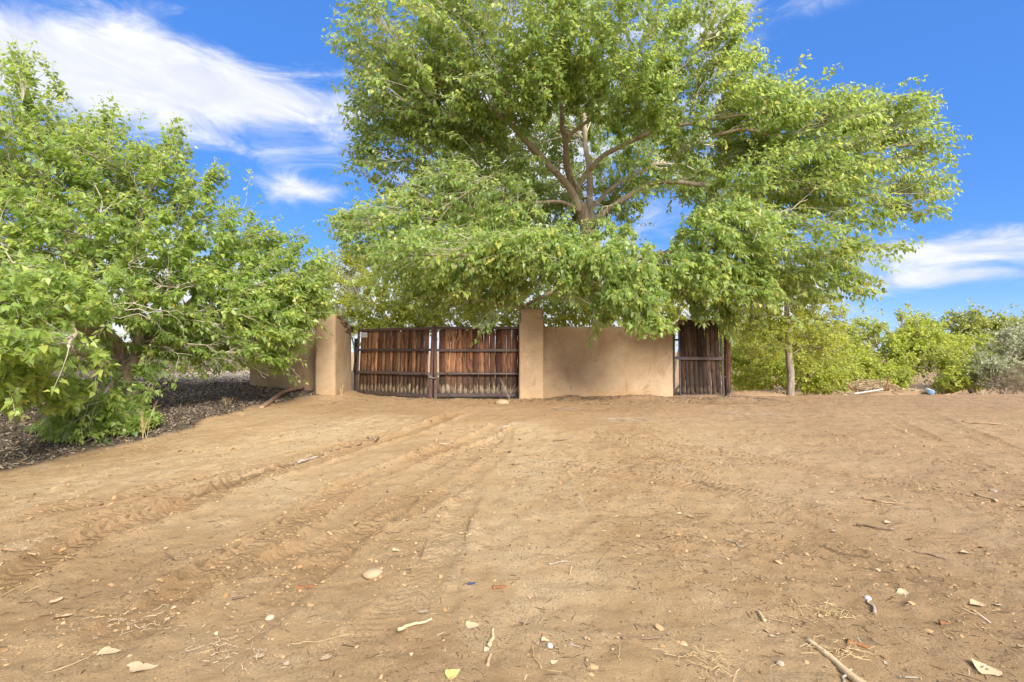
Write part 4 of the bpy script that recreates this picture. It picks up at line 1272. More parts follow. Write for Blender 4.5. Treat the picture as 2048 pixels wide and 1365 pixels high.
    bush('garden_tree', 'yellow-green tree between main trunk and single gate behind wall', 'tree', 1330, 770, 22,
         [pb(1300, 640, 22, 70, 40, 1., 170), pb(1390, 620, 22, 70, 50, 1.1, 190), pb(1440, 690, 21, 40, 60, .9, 130)], 'leaf_yellow', 48, .12, 12, h)
    bush('garden_tree', 'pale yellow-green tree in the gap under the crown above the left gate leaf', 'tree', 930, 760, 24,
         [pb(900, 640, 24, 60, 30, 1., 120), pb(980, 600, 24, 70, 40, 1.1, 150), pb(820, 520, 25, 60, 40, 1.1, 110)], 'leaf_yellow', 49, .13, 12, h)
    # left distance, under the left tree
    bush('grey_thicket', 'bare grey thicket seen under the left cottonwood beyond the gravel', 'shrub', 430, 730, 22,
         [pb(380, 715, 22, 60, 30, .8, 240), pb(460, 715, 22, 60, 30, .8, 240), pb(320, 700, 23, 60, 40, .9, 200)], 'leaf_grey', 45, .10, 10, None, narrow=True)
    bush('green_thicket', 'pale green thicket in the distance behind left cottonwood', 'tree', 200, 730, 26,
         [pb(150, 670, 26, 110, 70, 1.5, 300), pb(350, 680, 27, 110, 60, 1.5, 280), pb(0, 690, 26, 110, 70, 1.5, 240), pb(260, 725, 25, 140, 30, 1., 200), pb(460, 715, 25, 90, 32, 1., 150), pb(500, 640, 27, 80, 50, 1.4, 200), pb(-200, 650, 26, 140, 80, 1.5, 240)], 'leaf_mid', 46, .17, 12, None)
    bush('garden_tree', 'tall pale green tree filling the sky gap left of the gate', 'tree', 560, 740, 28,
         [pb(600, 600, 28, 60, 50, 1.4, 200), pb(650, 640, 27, 50, 40, 1.2, 150)], 'leaf_mid', 47, .16, 12, h)


build_background()

# ------------------------------------------------------------------ ground litter
def scatter(n, region, r, mask=None):
    x = r.uniform(region[0], region[1], n)
    # denser towards the camera-side foreground is not assumed: uniform on the ground
    y = r.uniform(region[2], region[3], n)
    if mask is not None:
        k = mask(x, y)
        x, y = x[k], y[k]
    return x, y


SLV = np.array([(-.5, -.5, 0), (.5, -.5, 0), (.5, .5, 0), (-.5, .5, 0), (0, 0, .5)], float)
SLT = np.array([(0, 1, 4), (1, 2, 4), (2, 3, 4), (3, 0, 4)])


def slivers(name, x, y, length, width, height, mat, r, tilt=.2, rnd=None, hf=None):
    n = len(x)
    hgt = (hf or (lambda a, b: H(a, b) + TRK(a, b)))(x, y)
    th = r.uniform(0, 2 * math.pi, n)
    tl = r.normal(size=n) * tilt
    X = np.c_[np.cos(th) * np.cos(tl), np.sin(th) * np.cos(tl), np.sin(tl)]
    Yv = nrm(np.c_[-np.sin(th), np.cos(th), r.normal(size=n) * tilt])
    Z = np.cross(X, Yv)
    p = np.c_[x, y, hgt + np.abs(np.sin(tl)) * length * .3]
    V = p[:, None] + SLV[None, :, 0:1] * (X * length[:, None])[:, None] + SLV[None, :, 1:2] * (Yv * width[:, None])[:, None] + SLV[None, :, 2:3] * (Z * height[:, None])[:, None] * 2
    T = (np.arange(n)[:, None, None] * 5 + SLT[None]).reshape(-1, 3)
    rv = r.random(n) if rnd is None else rnd
    o = obj(name, mesh_np(name, V.reshape(-1, 3), T, M[mat], False, np.repeat(rv, 5)))
    return o


TRK = track_height


def build_litter():
    r = np.random.default_rng(77)
    # bark-chip bed
    def inbed(x, y):
        return (bed_mask(x, y) > r.uniform(.3, 1, len(x)))
    x, y = scatter(64000, (-14, -4.4, 4.5, 15), r, inbed)
    k = (x > -1.15 * y)
    x, y = x[k], y[k]
    n = len(x)
    rv = np.clip(.42 + .9 * fbm(x, y, .9, 3) + .27 * r.normal(size=n), 0, .95)
    rv = np.where(r.random(n) < .012, 1.0, rv)
    o = slivers('bark_chips', x, y, r.gamma(1.8, .018, n) + .010, r.uniform(.006, .024, n), r.uniform(.004, .014, n), 'chips', r, .45, rv, lambda a, b: H(a, b) + .005)
    tag(o, 'dark bark chip mulch covering the bed under the left cottonwood', 'bark chips', kind='stuff')
    x, y = scatter(16000, (-12, -5.2, 14.0, 21), r, lambda a, b: bed_mask(a, b) > .5)
    n = len(x)
    o = slivers('pale_gravel', x, y, r.uniform(.03, .07, n), r.uniform(.03, .05, n), r.uniform(.01, .025, n), 'palechips', r, .3, None, lambda a, b: H(a, b) + .006)
    tag(o, 'pale gravel stretching away behind the left cottonwood trunk', 'gravel', kind='stuff')
    # plant litter on the dirt: straw, twig bits, crumbled leaf
    def spots(x, y):
        dens = np.clip(.10 + 2.4 * np.maximum(0, fbm(x + 3, y + 70, .9, 3) - .02) + .35 * sstep(-2, 6, x) * .6 + .25 * sstep(9, 12.5, y), 0, 1)
        return (r.random(len(x)) < dens) & (bed_mask(x, y) < .5) & (np.abs(x) < 1.12 * y + .6)
    x, y = scatter(72000, (-7, 10, 1.9, 6.5), r, spots)
    x2, y2 = scatter(66000, (-7, 13.5, 6.5, 13.4), r, spots)
    x, y = np.r_[x, x2], np.r_[y, y2]
    k = (x < 13.5) & ~((y > 12.3) & (x > -4.6) & (x < 4.3)) & (TRK(x, y) > -.012)
    x, y = x[k], y[k]
    n = len(x)
    L = r.gamma(1.6, .016, n) + .008
    rv = np.where(r.random(n) < .70, r.uniform(0, .45, n), r.uniform(.45, 1, n))
    o = slivers('plant_litter', x, y, L, .0022 + .06 * L * r.random(n), r.uniform(.001, .004, n), 'litter', r, .12, rv)
    tag(o, 'fine straw, twig bits and crumbled leaves strewn over the bare dirt', 'plant litter', kind='stuff')
    # crumbs of dirt, thickest along the wheel tracks
    x, y = scatter(80000, (-6, 9, 1.9, 8.5), r)
    tz = TRK(x, y)
    k = (r.random(len(x)) < np.clip(.05 + 34 * np.maximum(tz, 0) + .2 * (tz < -.004) + 1.6 * np.maximum(0, fbm(x + 40, y + 13, 1.1, 2) - .03), 0, 1)) & (bed_mask(x, y) < .4) & (np.abs(x) < 1.12 * y + .6)
    x, y = x[k], y[k]
    n = len(x)
    s = r.gamma(1.5, .0045, n) + .003
    o = slivers('dirt_crumbs', x, y, s * 1.3, s, s * .42, 'clod', r, .3)
    tag(o, 'small crumbs of dirt pushed up along the wheel tracks', 'dirt crumbs', kind='stuff')
    # dark litter drift along wall and gate foot, and twig drift by the single gate
    x, y = scatter(15000, (-4.4, 6.6, 11.4, 12.75), r, lambda a, b: r.random(len(a)) < np.clip(.08 + 1.5 * np.maximum(0, fbm(a, b * 2.2, 1.1, 3)) + .5 * sstep(12.2, 12.7, b), 0, 1) * np.where(a < 0, .35, 1))
    n = len(x)
    o = slivers('wall_foot_litter', x, y, r.gamma(1.8, .025, n) + .01, r.uniform(.003, .012, n), r.uniform(.002, .008, n), 'chips', r, .25, np.clip(r.gamma(1.5, .2, n), 0, .95))
    tag(o, 'dark twig and leaf litter drifted along the foot of the wall', 'leaf litter', kind='stuff')


build_litter()


def stick_mesh(name, L, r0, r1, mat, seed, bend=.12, knots=0, sides=7):
    if mat == 'straw': r0, r1, bend, sides = r0 * .45, r1 * .45, .09, 5
    r = np.random.default_rng(seed)
    n = 14
    t = np.linspace(-.5, .5, n)
    C = np.c_[t * L, bend * L * (fbm(t * 3 + seed, t * 0, 1.0, 2) * 2), np.abs(fbm(t * 4 + seed * 2, t * 0 + 5, 1.0, 2)) * L * .06 + r0]
    R = np.linspace(r0, r1, n) * (1 + .25 * fbm(t * 20 + seed, t * 0 + 3, 1, 2))
    v, f = tubes(C[None], R[None], sides, True)
    return mesh_np(name, v, f, M[mat], True)


def put(o, px, py, rz, dz=0.0, rx=0.0, ry=0.0):
    g = ghit(px, py)
    z = g[2] + TRK(np.array([g[0]]), np.array([g[1]]))[0]
    o.location = (g[0], g[1], z + dz)
    o.rotation_euler = (rx, ry, rz)
    return o


def build_debris():
    k = 0
    sticks = [  # px, py, pixels long, radius, direction (deg, 0 = to the right), material, label
        (1690, 1335, 150, .022, 115, 'drywood', 'thick broken branch end with pale barkless wood at bottom right'),
        (1285, 1276, 84, .008, 5, 'darkwood', 'long dark curved stick lying in the right foreground'),
        (1742, 1212, 42, .010, 48, 'greywood', 'short grey stick in a tuft of straw at right'),
        (1690, 1350, 70, .008, 25, 'greywood', 'forked grey twig beside the thick branch end'),
        (616, 920, 44, .022, 35, 'greywood', 'splintered grey branch piece beside the left wheel track'),
        (830, 1252, 70, .010, 20, 'drywood', 'pale twisted stick in the middle foreground'),
        (984, 1270, 36, .012, 80, 'drywood', 'flat yellow wood splinter right of the twisted stick'),
        (978, 1316, 26, .010, 70, 'drywood', 'short yellow wood splinter below the longer one'),
        (40, 1112, 96, .012, -6, 'rootwood', 'brown stick at the left edge of the dirt'),
        (485, 1202, 34, .008, 22, 'darkwood', 'small dark twig in the left foreground'),
        (1116, 1130, 40, .006, 8, 'greywood', 'thin grey twig right of the deep wheel print'),
        (1468, 1080, 36, .006, -38, 'greywood', 'pale thin twig in the middle of the right dirt'),
        (1765, 1010, 66, .012, -14, 'rootwood', 'flat brown bark strip in the right middle dirt'),
        (1965, 998, 26, .014, 80, 'drywood', 'stubby pale stick near the right wheel tracks'),
        (1750, 1058, 60, .008, -12, 'darkwood', 'dark curved root piece in right dirt'),
        (1968, 850, 66, .020, -6, 'rootwood', 'split tan wood piece near the right edge of the dirt'),
        (1130, 878, 60, .010, 6, 'darkwood', 'straight dark twig in the dirt before the long wall'),
        (1190, 866, 50, .006, -30, 'greywood', 'thin pale twig in the dirt before the long wall'),
        (880, 893, 40, .008, 3, 'greywood', 'grey twig lying before the double gate'),
        (1020, 852, 60, .008, 20, 'greywood', 'long grey twig lying before the tall pillar'),
        (1860, 1105, 46, .006, -25, 'darkwood', 'thin brown twig near the right side track'),
        (1522, 1230, 22, .010, 85, 'drywood', 'tiny upright-lying pale stick in right foreground'),
        (120, 1340, 90, .006, 40, 'straw', 'long straw stem in the bottom left corner'),
        (75, 1175, 60, .006, 60, 'straw', 'straw stem left of the lower left wheel track'),
        (1072, 1308, 50, .005, 100, 'straw', 'yellow straw stem standing out in the bottom middle'),
        (1240, 1305, 40, .005, 75, 'straw', 'short straw stem in the bottom right middle'),
        (1690, 1270, 60, .004, 60, 'straw', 'thin straw stem above the thick branch end'),
        (1580, 1240, 80, .004, -20, 'straw', 'thin forked straw left of the straw tuft'),
        (400, 1310, 70, .005, 30, 'straw', 'straw stem among pale leaf litter bottom left'),
        (640, 1285, 110, .004, 12, 'straw', 'very long straw stem in the lower left middle'),
    ]
    for (px, py, Lp, rad, ang, mat, lab) in sticks:
        g = ghit(px, py)
        a = math.radians(ang)
        fs = g[1] / F
        # length on the ground: depth direction is foreshortened by camera height over distance
        L = Lp * fs / math.hypot(math.cos(a), 0.001 + abs(math.sin(a)) * min(1, ZC / g[1]))
        L = min(L, Lp * fs * 2.2)
        ad = math.atan2(math.sin(a) * g[1] / ZC, math.cos(a))
        o = obj('stick' if mat != 'straw' else 'straw_stem', stick_mesh('stick', L, rad, rad * .55, mat, k + 3, .10 if mat != 'straw' else .2))
        put(o, px, py, ad, -.15 * rad)
        tag(o, lab, 'stick' if mat != 'straw' else 'straw', 'sticks and stems lying on the dirt')
        k += 1
    # bark pieces
    for (px, py, L, ang, lab) in [(618, 1165, .15, 5, 'red-brown bark chip half sunk in the left foreground'), (1718, 1285, .10, -35, 'dark red-brown bark chip above the thick branch end'),
                                  (1000, 1175, .09, 10, 'red-brown bark chip right of the deep wheel print'), (1890, 1243, .05, -20, 'tiny red-brown bark chip in the right foreground')]:
        o = obj('bark_chip', stick_mesh('bark_chip', L, .022, .010, 'redbark', k, .05))
        put(o, px, py, math.radians(ang), -.008); o.scale = (1, 1.1, .5)
        tag(o, lab, 'bark chip', 'bark chips on the dirt')
        k += 1
    # fallen leaves
    ot = np.array([(0, 0), (.20, .02), (.38, .14), (.43, .30), (.36, .48), (.25, .66), (.12, .86), (.02, 1.06)])
    mid = np.c_[np.zeros(8), np.linspace(0, 1.0, 8)]
    def fallen(curl):
        L_ = [(-x_, y_ - .45) for x_, y_ in ot]; R_ = [(x_, y_ - .45) for x_, y_ in ot]; C_ = [(0, y_ - .45) for _, y_ in ot]
        v = np.array(L_ + C_ + R_); z_ = curl * (.55 * v[:, 0] ** 2 + .16 * (v[:, 1] - .1) ** 2 + .035 * np.sin(v[:, 1] * 9 + v[:, 0] * 5)) 
        v = np.c_[v, z_]
        f = [(i, i + 1, i + 9, i + 8) for i in range(7)] + [(i + 8, i + 9, i + 17, i + 16) for i in range(7)]
        v = np.vstack([v, [(-.012, -.85, .05), (.012, -.85, .05)]])
        return v, [np.array(f), np.array([(24, 25, 8)])]
    lm = {}
    def leaf_obj(px, py, s, rz, mat, lab, grp, curl=1.0):
        key = (mat, round(curl, 1))
        if key not in lm:
            v, ff = fallen(curl)
            lm[key] = mesh_np('fallen_leaf', v, ff, M[mat], True)
        o = obj('fallen_leaf', lm[key])
        s *= .88
        put(o, px, py, rz, .004, random.uniform(-.18, .18), random.uniform(-.18, .18))
        o.scale = (s, s, s)
        tag(o, lab, 'leaf', grp)
    big = [(110, 1210, .085, 1.2, 'paleleaf', 'pale dry leaf in the left foreground, upper of a pair'), (122, 1246, .10, -1.1, 'paleleaf', 'pale dry leaf in the left foreground, lower of a pair'),
           (216, 1303, .11, -1.3, 'paleleaf', 'long pale dry leaf near the bottom left corner'), (283, 1342, .12, -1.0, 'paleleaf', 'large pale leaf at the bottom edge left'),
           (518, 1318, .075, .3, 'paleleaf', 'small curled tan leaf at the bottom left middle'), (652, 1312, .085, .2, 'paleleaf', 'pinkish tan curled leaf at the bottom middle'),
           (944, 1247, .09, -1.2, 'paleleaf', 'oval pale leaf right of the twisted stick'), (845, 1220, .08, .3, 'greyleaf', 'grey crumpled leaf above the twisted stick'),
           (905, 1348, .085, -.8, 'yellowleaf', 'yellow-green leaf at the bottom edge middle'), (200, 1240, .06, -.9, 'yellowleaf', 'bright green-yellow leaf beside the pale litter patch'),
           (1970, 1335, .15, 2.2, 'paleleaf', 'largest pale leaf, in the bottom right corner'), (1953, 1212, .10, 1.8, 'paleleaf', 'pale pointed leaf above the bottom right corner leaf'),
           (1804, 1182, .085, 1.6, 'paleleaf', 'pale folded leaf above the straw tuft at right'), (1996, 1206, .05, .5, 'greyleaf', 'small whitish leaf near the right edge'),
           (792, 1102, .07, -1.3, 'paleleaf', 'pale leaf in the middle of the dirt, left of deep wheel print'), (925, 1065, .06, -1.0, 'paleleaf', 'pinkish leaf above the deep wheel print'),
           (797, 1080, .05, -.4, 'yellowleaf', 'pale yellow leaf above the middle pale leaf'), (818, 1139, .06, .5, 'greyleaf', 'curled grey leaf beside the sunken stone'),
           (1358, 1024, .07, 1.4, 'paleleaf', 'pale leaf in the middle right of the dirt'), (1232, 1034, .055, 1.2, 'paleleaf', 'small pale leaf left of the middle right one'),
           (1775, 1046, .07, 1.8, 'paleleaf', 'tan leaf below the flat bark strip'), (1930, 1105, .085, 1.5, 'paleleaf', 'tan leaf near the right edge among straw'),
           (1664, 989, .075, 1.3, 'paleleaf', 'pale leaf left of the flat bark strip'), (1668, 1062, .065, 1.4, 'greyleaf', 'whitish curled leaf below the flat bark strip'),
           (168, 996, .05, .2, 'yellowleaf', 'yellow leaf on the sandy left side of the drive'), (160, 932, .06, .3, 'yellowleaf', 'yellow-green leaf near the drooping branch'),
           (612, 848, .09, .3, 'yellowleaf', 'bright yellow leaf before the crumbling pillar')]
    for px, py, s, rz, mat, lab in big:
        leaf_obj(px, py, s, rz, mat, lab, 'fallen leaves singled out on the dirt')
    r = random.Random(4)
    labs = {'paleleaf': 'small dry tan leaf among many scattered over the dirt', 'greyleaf': 'small grey crumbled leaf among many scattered over the dirt'}
    n = 0
    while n < 95:
        px, py = r.uniform(0, 2048), 805 + 560 * r.random() ** 1.3
        if px < 650 and py < 960 - px * .22: continue
        if px < 1000 and r.random() < .35: continue
        mat = r.choice(['paleleaf', 'paleleaf', 'greyleaf'])
        leaf_obj(px, py, r.uniform(.02, .046), r.uniform(0, 6.3), mat, labs[mat], 'scattered small ' + ('tan' if mat == 'paleleaf' else 'grey') + ' leaves', r.choice([.5, 1.0, 2.0]))
        n += 1
    # stones
    def stone(px, py, sx, sy, sz, mat, lab, seed, grp='stones on the dirt', nm='stone'):
        import bmesh
        bm = bmesh.new(); bmesh.ops.create_icosphere(bm, subdivisions=3, radius=1)
        for v in bm.verts:
            q = v.co
            d = 1 + .35 * float(fbm(np.array(q.x * 1.2 + seed), np.array(q.y * 1.2 + q.z * .9 + seed), 1.0, 3))
            v.co = Vector((q.x * sx, q.y * sy, q.z * sz)) * d
        me = bpy.data.meshes.new('stone'); bm.to_mesh(me); bm.free()
        me.polygons.foreach_set('use_smooth', np.ones(len(me.polygons), bool))
        me.materials.append(M[mat])
        o = put(obj(nm, me), px, py, .3 * seed, sz * .25)
        tag(o, lab, 'stone', grp)
    stone(1004, 806, .17, .13, .095, 'stone', 'rounded tan stone at the foot of the tall pillar', 1)
    stone(745, 1152, .07, .05, .03, 'stone', 'pale stone half sunk beside the deep wheel print', 2)
    stone(540, 1232, .025, .02, .015, 'greyleaf', 'tiny grey pebble in the left foreground', 3)
    stone(1735, 1193, .022, .02, .014, 'pvc', 'white pebble above the straw tuft', 4)
    stone(1560, 1326, .018, .018, .012, 'greywood', 'tiny grey pebble in the bottom right', 5)
    stone(1100, 1297, .018, .014, .012, 'pvc', 'white pebble in the bottom middle', 6)
    stone(1985, 982, .04, .03, .02, 'greywood', 'grey flat stone near the right tracks', 7)
    # blue plastic scrap
    o = obj('plastic_scrap', box_mesh('plastic_scrap', .055, .014, .006, M['bluebit'], .002))
    put(o, 943, 1173, .5, .006); tag(o, 'tiny dark blue plastic scrap beside the deep wheel print', 'plastic scrap')
    # bent root on the edge of the bed
    pts = np.array([ghit(522, 818), ghit(548, 806), ghit(566, 796), ghit(588, 788), ghit(606, 785)]) + np.array([[0, 0, .02], [0, 0, .05], [0, 0, .09], [0, 0, .10], [0, 0, .08]])
    e = pts.mean(0)
    C = catmull(pts - e, 24)
    v, f = tubes(C[None], (np.linspace(.05, .045, 24) * (1 + .3 * fbm(np.arange(24.), np.zeros(24), .4, 2)))[None], 9, True)
    o = obj('bent_root', mesh_np('bent_root', v, f, M['rootwood'], True)); o.location = e
    tag(o, 'bent tan root lying on the edge of the bark chips near crumbling pillar', 'root')
    # dry weeds: branched stalks
    def weed(px, py, h, n, lab, seed, mat='straw', spread=.35, Y=None, rad=.004, nm='dry_weed'):
        r_ = np.random.default_rng(seed)
        g = ghit(px, py) if Y is None else np.array([(px - CX) / F * Y, Y, 0])
        g[2] = H(g[0], g[1])[0]
        cs, rs = [], []
        for i in range(n):
            a = r_.uniform(0, 6.28); l = h * r_.uniform(.5, 1)
            s = np.array([r_.normal() * .03, r_.normal() * .03, -.02])
            tip = s + np.array([math.cos(a) * spread * l, math.sin(a) * spread * l * .6, l])
            t_ = np.linspace(0, 1, 8)[:, None]
            C = s + (tip - s) * t_ + np.array([0, 0, .15 * l]) * (t_ * (1 - t_)) + r_.normal(size=(8, 3)) * .008 * t_
            cs.append(C); rs.append(np.linspace(rad, rad * .35, 8))
            for j in range(2):
                u = r_.integers(3, 6)
                tp = C[u] + (tip - C[u]) * .8 + r_.normal(size=3) * .12 * l
                cs.append(C[u] + (tp - C[u]) * t_); rs.append(np.linspace(rad * .6, rad * .25, 8))
        v, f = tubes(np.array(cs), np.array(rs), 4)
        o = obj(nm, mesh_np(nm, v, f, M[mat])); o.location = g
        tag(o, lab, 'weed', 'dry weeds')
    weed(1020, 797, .55, 7, 'bare branched dry weed in front of the right gate leaf', 1, 'greywood', .45, Y=12.5)
    weed(683, 790, .42, 4, 'thin dry stalks at the foot of the crumbling pillar', 2, 'straw', .2, Y=12.7)
    weed(284, 878, .55, 8, 'tan dry stalks at the edge of the drooping branch', 3, 'straw', .3)
    weed(745, 878, .10, 14, 'low clump of dead stubble in the drive', 4, 'darkwood', .9, rad=.006)
    weed(455, 815, .22, 14, 'dry grass tuft on the bark chips', 5, 'straw', .6)
    weed(480, 835, .14, 12, 'small dry grass tuft at the edge of the bark chips', 6, 'straw', .8)
    # straw tufts
    def tuft(px, py, n, rad, lab, seed, mat='straw', Lm=.09):
        r_ = np.random.default_rng(seed)
        g = ghit(px, py)
        c = np.c_[r_.normal(size=n) * rad, r_.normal(size=n) * rad * .6]
        a = r_.uniform(0, 6.28, n); l = r_.uniform(.3, 1, n) * Lm
        d = np.c_[np.cos(a), np.sin(a), r_.uniform(-.1, .35, n)]
        t_ = np.linspace(-.5, .5, 5)
        C = np.c_[c, np.full(n, .012) + .012 * r_.random(n)][:, None] + d[:, None] * (l[:, None] * t_[None])[..., None] + r_.normal(size=(n, 5, 3)) * .003
        C[..., 2] = np.maximum(C[..., 2], 0) + H(C[..., 0].ravel() + g[0], C[..., 1].ravel() + g[1]).reshape(n, 5) - g[2]
        v, f = tubes(C, np.full((n, 5), .0012) * r_.uniform(.6, 1.6, (n, 1)), 4)
        o = obj('straw_tuft', mesh_np('straw_tuft', v, f, M[mat])); o.location = g
        tag(o, lab, 'straw', 'loose straw tufts', 'stuff')
    tuft(1660, 1220, 70, .10, 'tangle of loose straw left of the short grey stick', 1)
    tuft(1680, 1300, 50, .09, 'straw around the thick broken branch end', 2)
    tuft(1420, 1325, 60, .09, 'loose straw and chaff at the bottom right middle', 3)
    tuft(470, 1310, 60, .14, 'grey chaff patch in the bottom left middle', 4, 'greyleaf', .05)
    tuft(290, 1255, 60, .14, 'grey chaff patch beside the yellow-green leaf', 5, 'greyleaf', .05)
    tuft(50, 1100, 60, .13, 'pale chaff patch at the left edge', 6, 'greyleaf', .05)
    tuft(1760, 1012, 40, .12, 'loose straw around the flat bark strip', 7)
    tuft(1250, 843, 90, .25, 'grey twig drift before the long wall', 8, 'greywood', .22)
    tuft(1130, 818, 60, .2, 'pale twig drift near the tall pillar', 9, 'greywood', .2)
    tuft(1430, 806, 120, .30, 'twig drift under the narrow single gate', 10, 'rootwood', .4)
    tuft(1500, 830, 90, .5, 'twig drift right of the narrow single gate', 11, 'greywood', .3)


build_debris()


def build_brush_pile():
    r = np.random.default_rng(5)
    # mound of dry brush on the crest of the bank
    def mound(name, lab, blobs, n, Lm, mat, seed, rad=.006):
        r_ = np.random.default_rng(seed)
        cs = []
        for c, rd, k in blobs:
            u = nrm(r_.normal(size=(k, 3))); u[:, 2] = np.abs(u[:, 2])
            cs.append(c + u * rd * r_.uniform(.5, 1.05, (k, 1)))
        p = np.vstack(cs); n = len(p)
        d = nrm(r_.normal(size=(n, 3)) * [1, .6, .45])
        l = Lm * r_.uniform(.3, 1.2, n)
        t_ = np.linspace(-.5, .5, 5)
        C = p[:, None] + d[:, None] * (l[:, None] * t_)[..., None]
        C[..., 2] += -.35 * l[:, None] * (t_ ** 2)[None]
        v, f = tubes(C, np.broadcast_to(np.array([.5, 1, 1, .9, .4]) * rad, (n, 5)) * r_.uniform(.5, 1.7, (n, 1)), 4)
        b = p.mean(0)
        o = obj(name, mesh_np(name, v - b, f, M[mat], False, np.repeat(r_.random(n), 20))); o.location = b
        tag(o, lab, 'brush pile', kind='stuff')
    Y = 15.2
    bl = [(P(1755, 787, Y), np.array([.6, .5, .40]), 520), (P(1730, 780, Y + .4), np.array([.5, .4, .32]), 340), (P(1700, 792, Y), np.array([.5, .4, .12]), 160)]
    mound('brush_pile', 'heap of dry tan brush behind the white pipe', bl, 0, .38, 'brush', 1)
    bl = [(P(1810, 793, 15.0), np.array([.6, .4, .22]), 360), (P(1850, 792, 15.3), np.array([.3, .3, .10]), 120)]
    mound('brush_pile', 'low heap of dry twigs left of the blue-ended drum', bl, 0, .35, 'brush', 2)
    bl = [(P(1560, 793, 15.9), np.array([.55, .4, .18]), 200), (P(1500, 795, 15.4), np.array([.5, .3, .08]), 120)]
    mound('brush_pile', 'small dry brush heap at the foot of the young tree', bl, 0, .35, 'brush', 3)
    bl = [(P(1960, 793, 15.0), np.array([.9, .4, .07]), 140), (P(1680, 797, 14.2), np.array([1.0, .3, .05]), 160)]
    mound('brush_pile', 'thin scatter of dry twigs along the crest of the bank', bl, 0, .3, 'brush', 4, .005)
    # bank soil heaps under the brush
    def heap(px, Y, w, d, h, lab, seed):
        n = 40
        u = np.linspace(-1, 1, n); X, Yg = np.meshgrid(u, u)
        rr = np.clip(1 - X ** 2 - Yg ** 2, 0, 1)
        cx = (px - CX) / F * Y
        gx, gy = cx + X * w, Y + Yg * d
        z = H(gx.ravel(), gy.ravel()).reshape(n, n) + h * rr ** .8 * (1 + 1.2 * fbm(gx, gy, 2.5, 3)) - .05 * (rr <= 0.02)
        idx = np.arange(n * n).reshape(n, n)
        q = np.stack([idx[:-1, :-1], idx[:-1, 1:], idx[1:, 1:], idx[1:, :-1]], -1).reshape(-1, 4)
        o = obj('soil_heap', mesh_np('soil_heap', np.c_[gx.ravel() - cx, gy.ravel() - Y, z.ravel()], q, M['dirt'], True, np.zeros(n * n)))
        o.location = (cx, Y, 0)
        tag(o, lab, 'soil heap', 'soil heaps on the bank')
    heap(1770, 14.6, 1.5, .7, .16, 'low mound of brown soil under the white pipe', 1)
    heap(1500, 14.0, 1.0, .6, .10, 'low mound of dark soil right of the single gate', 2)
    # logs, pipe, drum
    def rod(name, a, b, r0, r1, mat, lab, cat, sides=12, hollow=False, bendz=0.0, grp=None):
        a, b = np.asarray(a), np.asarray(b)
        t_ = np.linspace(0, 1, 14)[:, None]
        C = a + (b - a) * t_
        C[:, 2] += bendz * np.sin(t_[:, 0] * math.pi)
        o_ = (a + b) / 2
        R = np.linspace(r0, r1, 14)
        if hollow:
            C = np.vstack([C, C[::-1]]); R = np.r_[R, R[::-1] * .86]
            C = C - o_
            T = nrm(b - a); A = nrm(np.cross(T, [0, 0, 1.])); B = np.cross(T, A)
            th = np.arange(sides) / sides * 2 * math.pi
            V = C[:, None] + R[:, None, None] * (np.cos(th)[:, None] * A + np.sin(th)[:, None] * B)
            idx = np.arange(28 * sides).reshape(28, sides)
            nx = np.roll(idx, -1, 0)
            q = np.stack([idx, np.roll(idx, -1, 1), np.roll(nx, -1, 1), nx], -1).reshape(-1, 4)
            me = mesh_np(name, V.reshape(-1, 3), q, M[mat], True)
        else:
            v, f = tubes((C - o_)[None], R[None], sides, True)
            me = mesh_np(name, v, f, M[mat], True)
        o = obj(name, me); o.location = o_
        tag(o, lab, cat, grp)
        return o
    rod('plastic_pipe', P(1707, 788, 14.1), P(1766, 779, 14.0), .019, .019, 'pvc', 'long white plastic pipe lying on the brush pile', 'pipe', hollow=True)
    rod('log', P(1655, 796, 14.0), P(1695, 790, 14.0), .03, .022, 'greywood', 'grey stick continuing left of the white pipe', 'log', 8, grp='sticks on the bank')
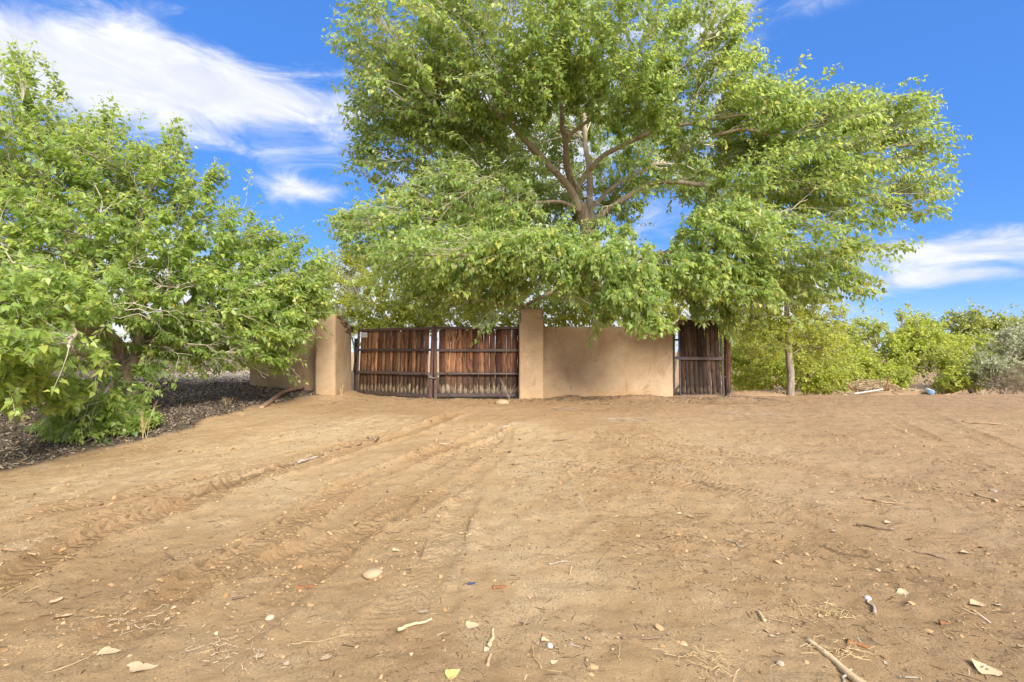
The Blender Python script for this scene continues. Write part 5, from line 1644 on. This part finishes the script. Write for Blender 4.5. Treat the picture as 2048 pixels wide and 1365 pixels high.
    rod('log', P(1772, 780, 14.2), P(1778, 754, 14.2), .020, .014, 'redbark', 'rusty brown stub standing up behind the white pipe', 'log', 7, bendz=0, grp='sticks on the bank')
    rod('log', P(1785, 788, 14.0), P(1805, 795, 13.9), .045, .03, 'darkwood', 'dark fallen log between pipe and drum', 'log', 9, grp='sticks on the bank')
    rod('log', P(1825, 795, 13.9), P(1845, 794, 13.9), .035, .025, 'redbark', 'reddish log piece just left of the blue-ended drum', 'log', 9, grp='sticks on the bank')
    rod('log', P(1897, 792, 14.2), P(1923, 783, 14.2), .024, .016, 'rootwood', 'brown branch pointing up right of the blue-ended drum', 'log', 8, grp='sticks on the bank')
    rod('log', P(1868, 796, 14.0), P(1900, 788, 14.2), .016, .012, 'drywood', 'pale branch lying right of the blue-ended drum', 'log', 8, grp='sticks on the bank')
    rod('log', P(1697, 772, 14.3), P(1706, 780, 14.3), .028, .02, 'redbark', 'rusty broken branch end in the tan brush heap', 'log', 8, grp='sticks on the bank')
    # drum: white cylinder with a blue lid towards the camera, lying on its side
    a, b = P(1863, 790, 13.6), P(1850, 788, 14.4)
    a[2] = H(a[0], a[1])[0] + .07; b[2] = a[2] + .02
    e = empty('plastic_drum', tuple(a)); tag(e, 'white plastic drum with blue round lid lying on the bank', 'drum')
    ax = nrm(b - a); A = nrm(np.cross(ax, [0, 0, 1.])); B = np.cross(ax, A)
    th = np.arange(20) / 20 * 2 * math.pi
    def lathe(prof, nm, mat):
        V = np.array([[ax * z + rr * (math.cos(q) * A + math.sin(q) * B) for q in th] for z, rr in prof])
        n_ = len(prof); idx = np.arange(n_ * 20).reshape(n_, 20)
        q = np.stack([idx[:-1], np.roll(idx[:-1], -1, 1), np.roll(idx[1:], -1, 1), idx[1:]], -1).reshape(-1, 4)
        obj(nm, mesh_np(nm, V.reshape(-1, 3), [q, idx[0][::-1][None], idx[-1][None]], M[mat], True), e)
    lathe([(.012, .068), (.02, .073), (.3, .075), (.6, .073), (.62, .06)], 'body', 'pvc')
    lathe([(.0, .060), (.004, .066), (.004, .076), (.03, .077), (.032, .074)], 'lid', 'bluecap')


build_brush_pile()
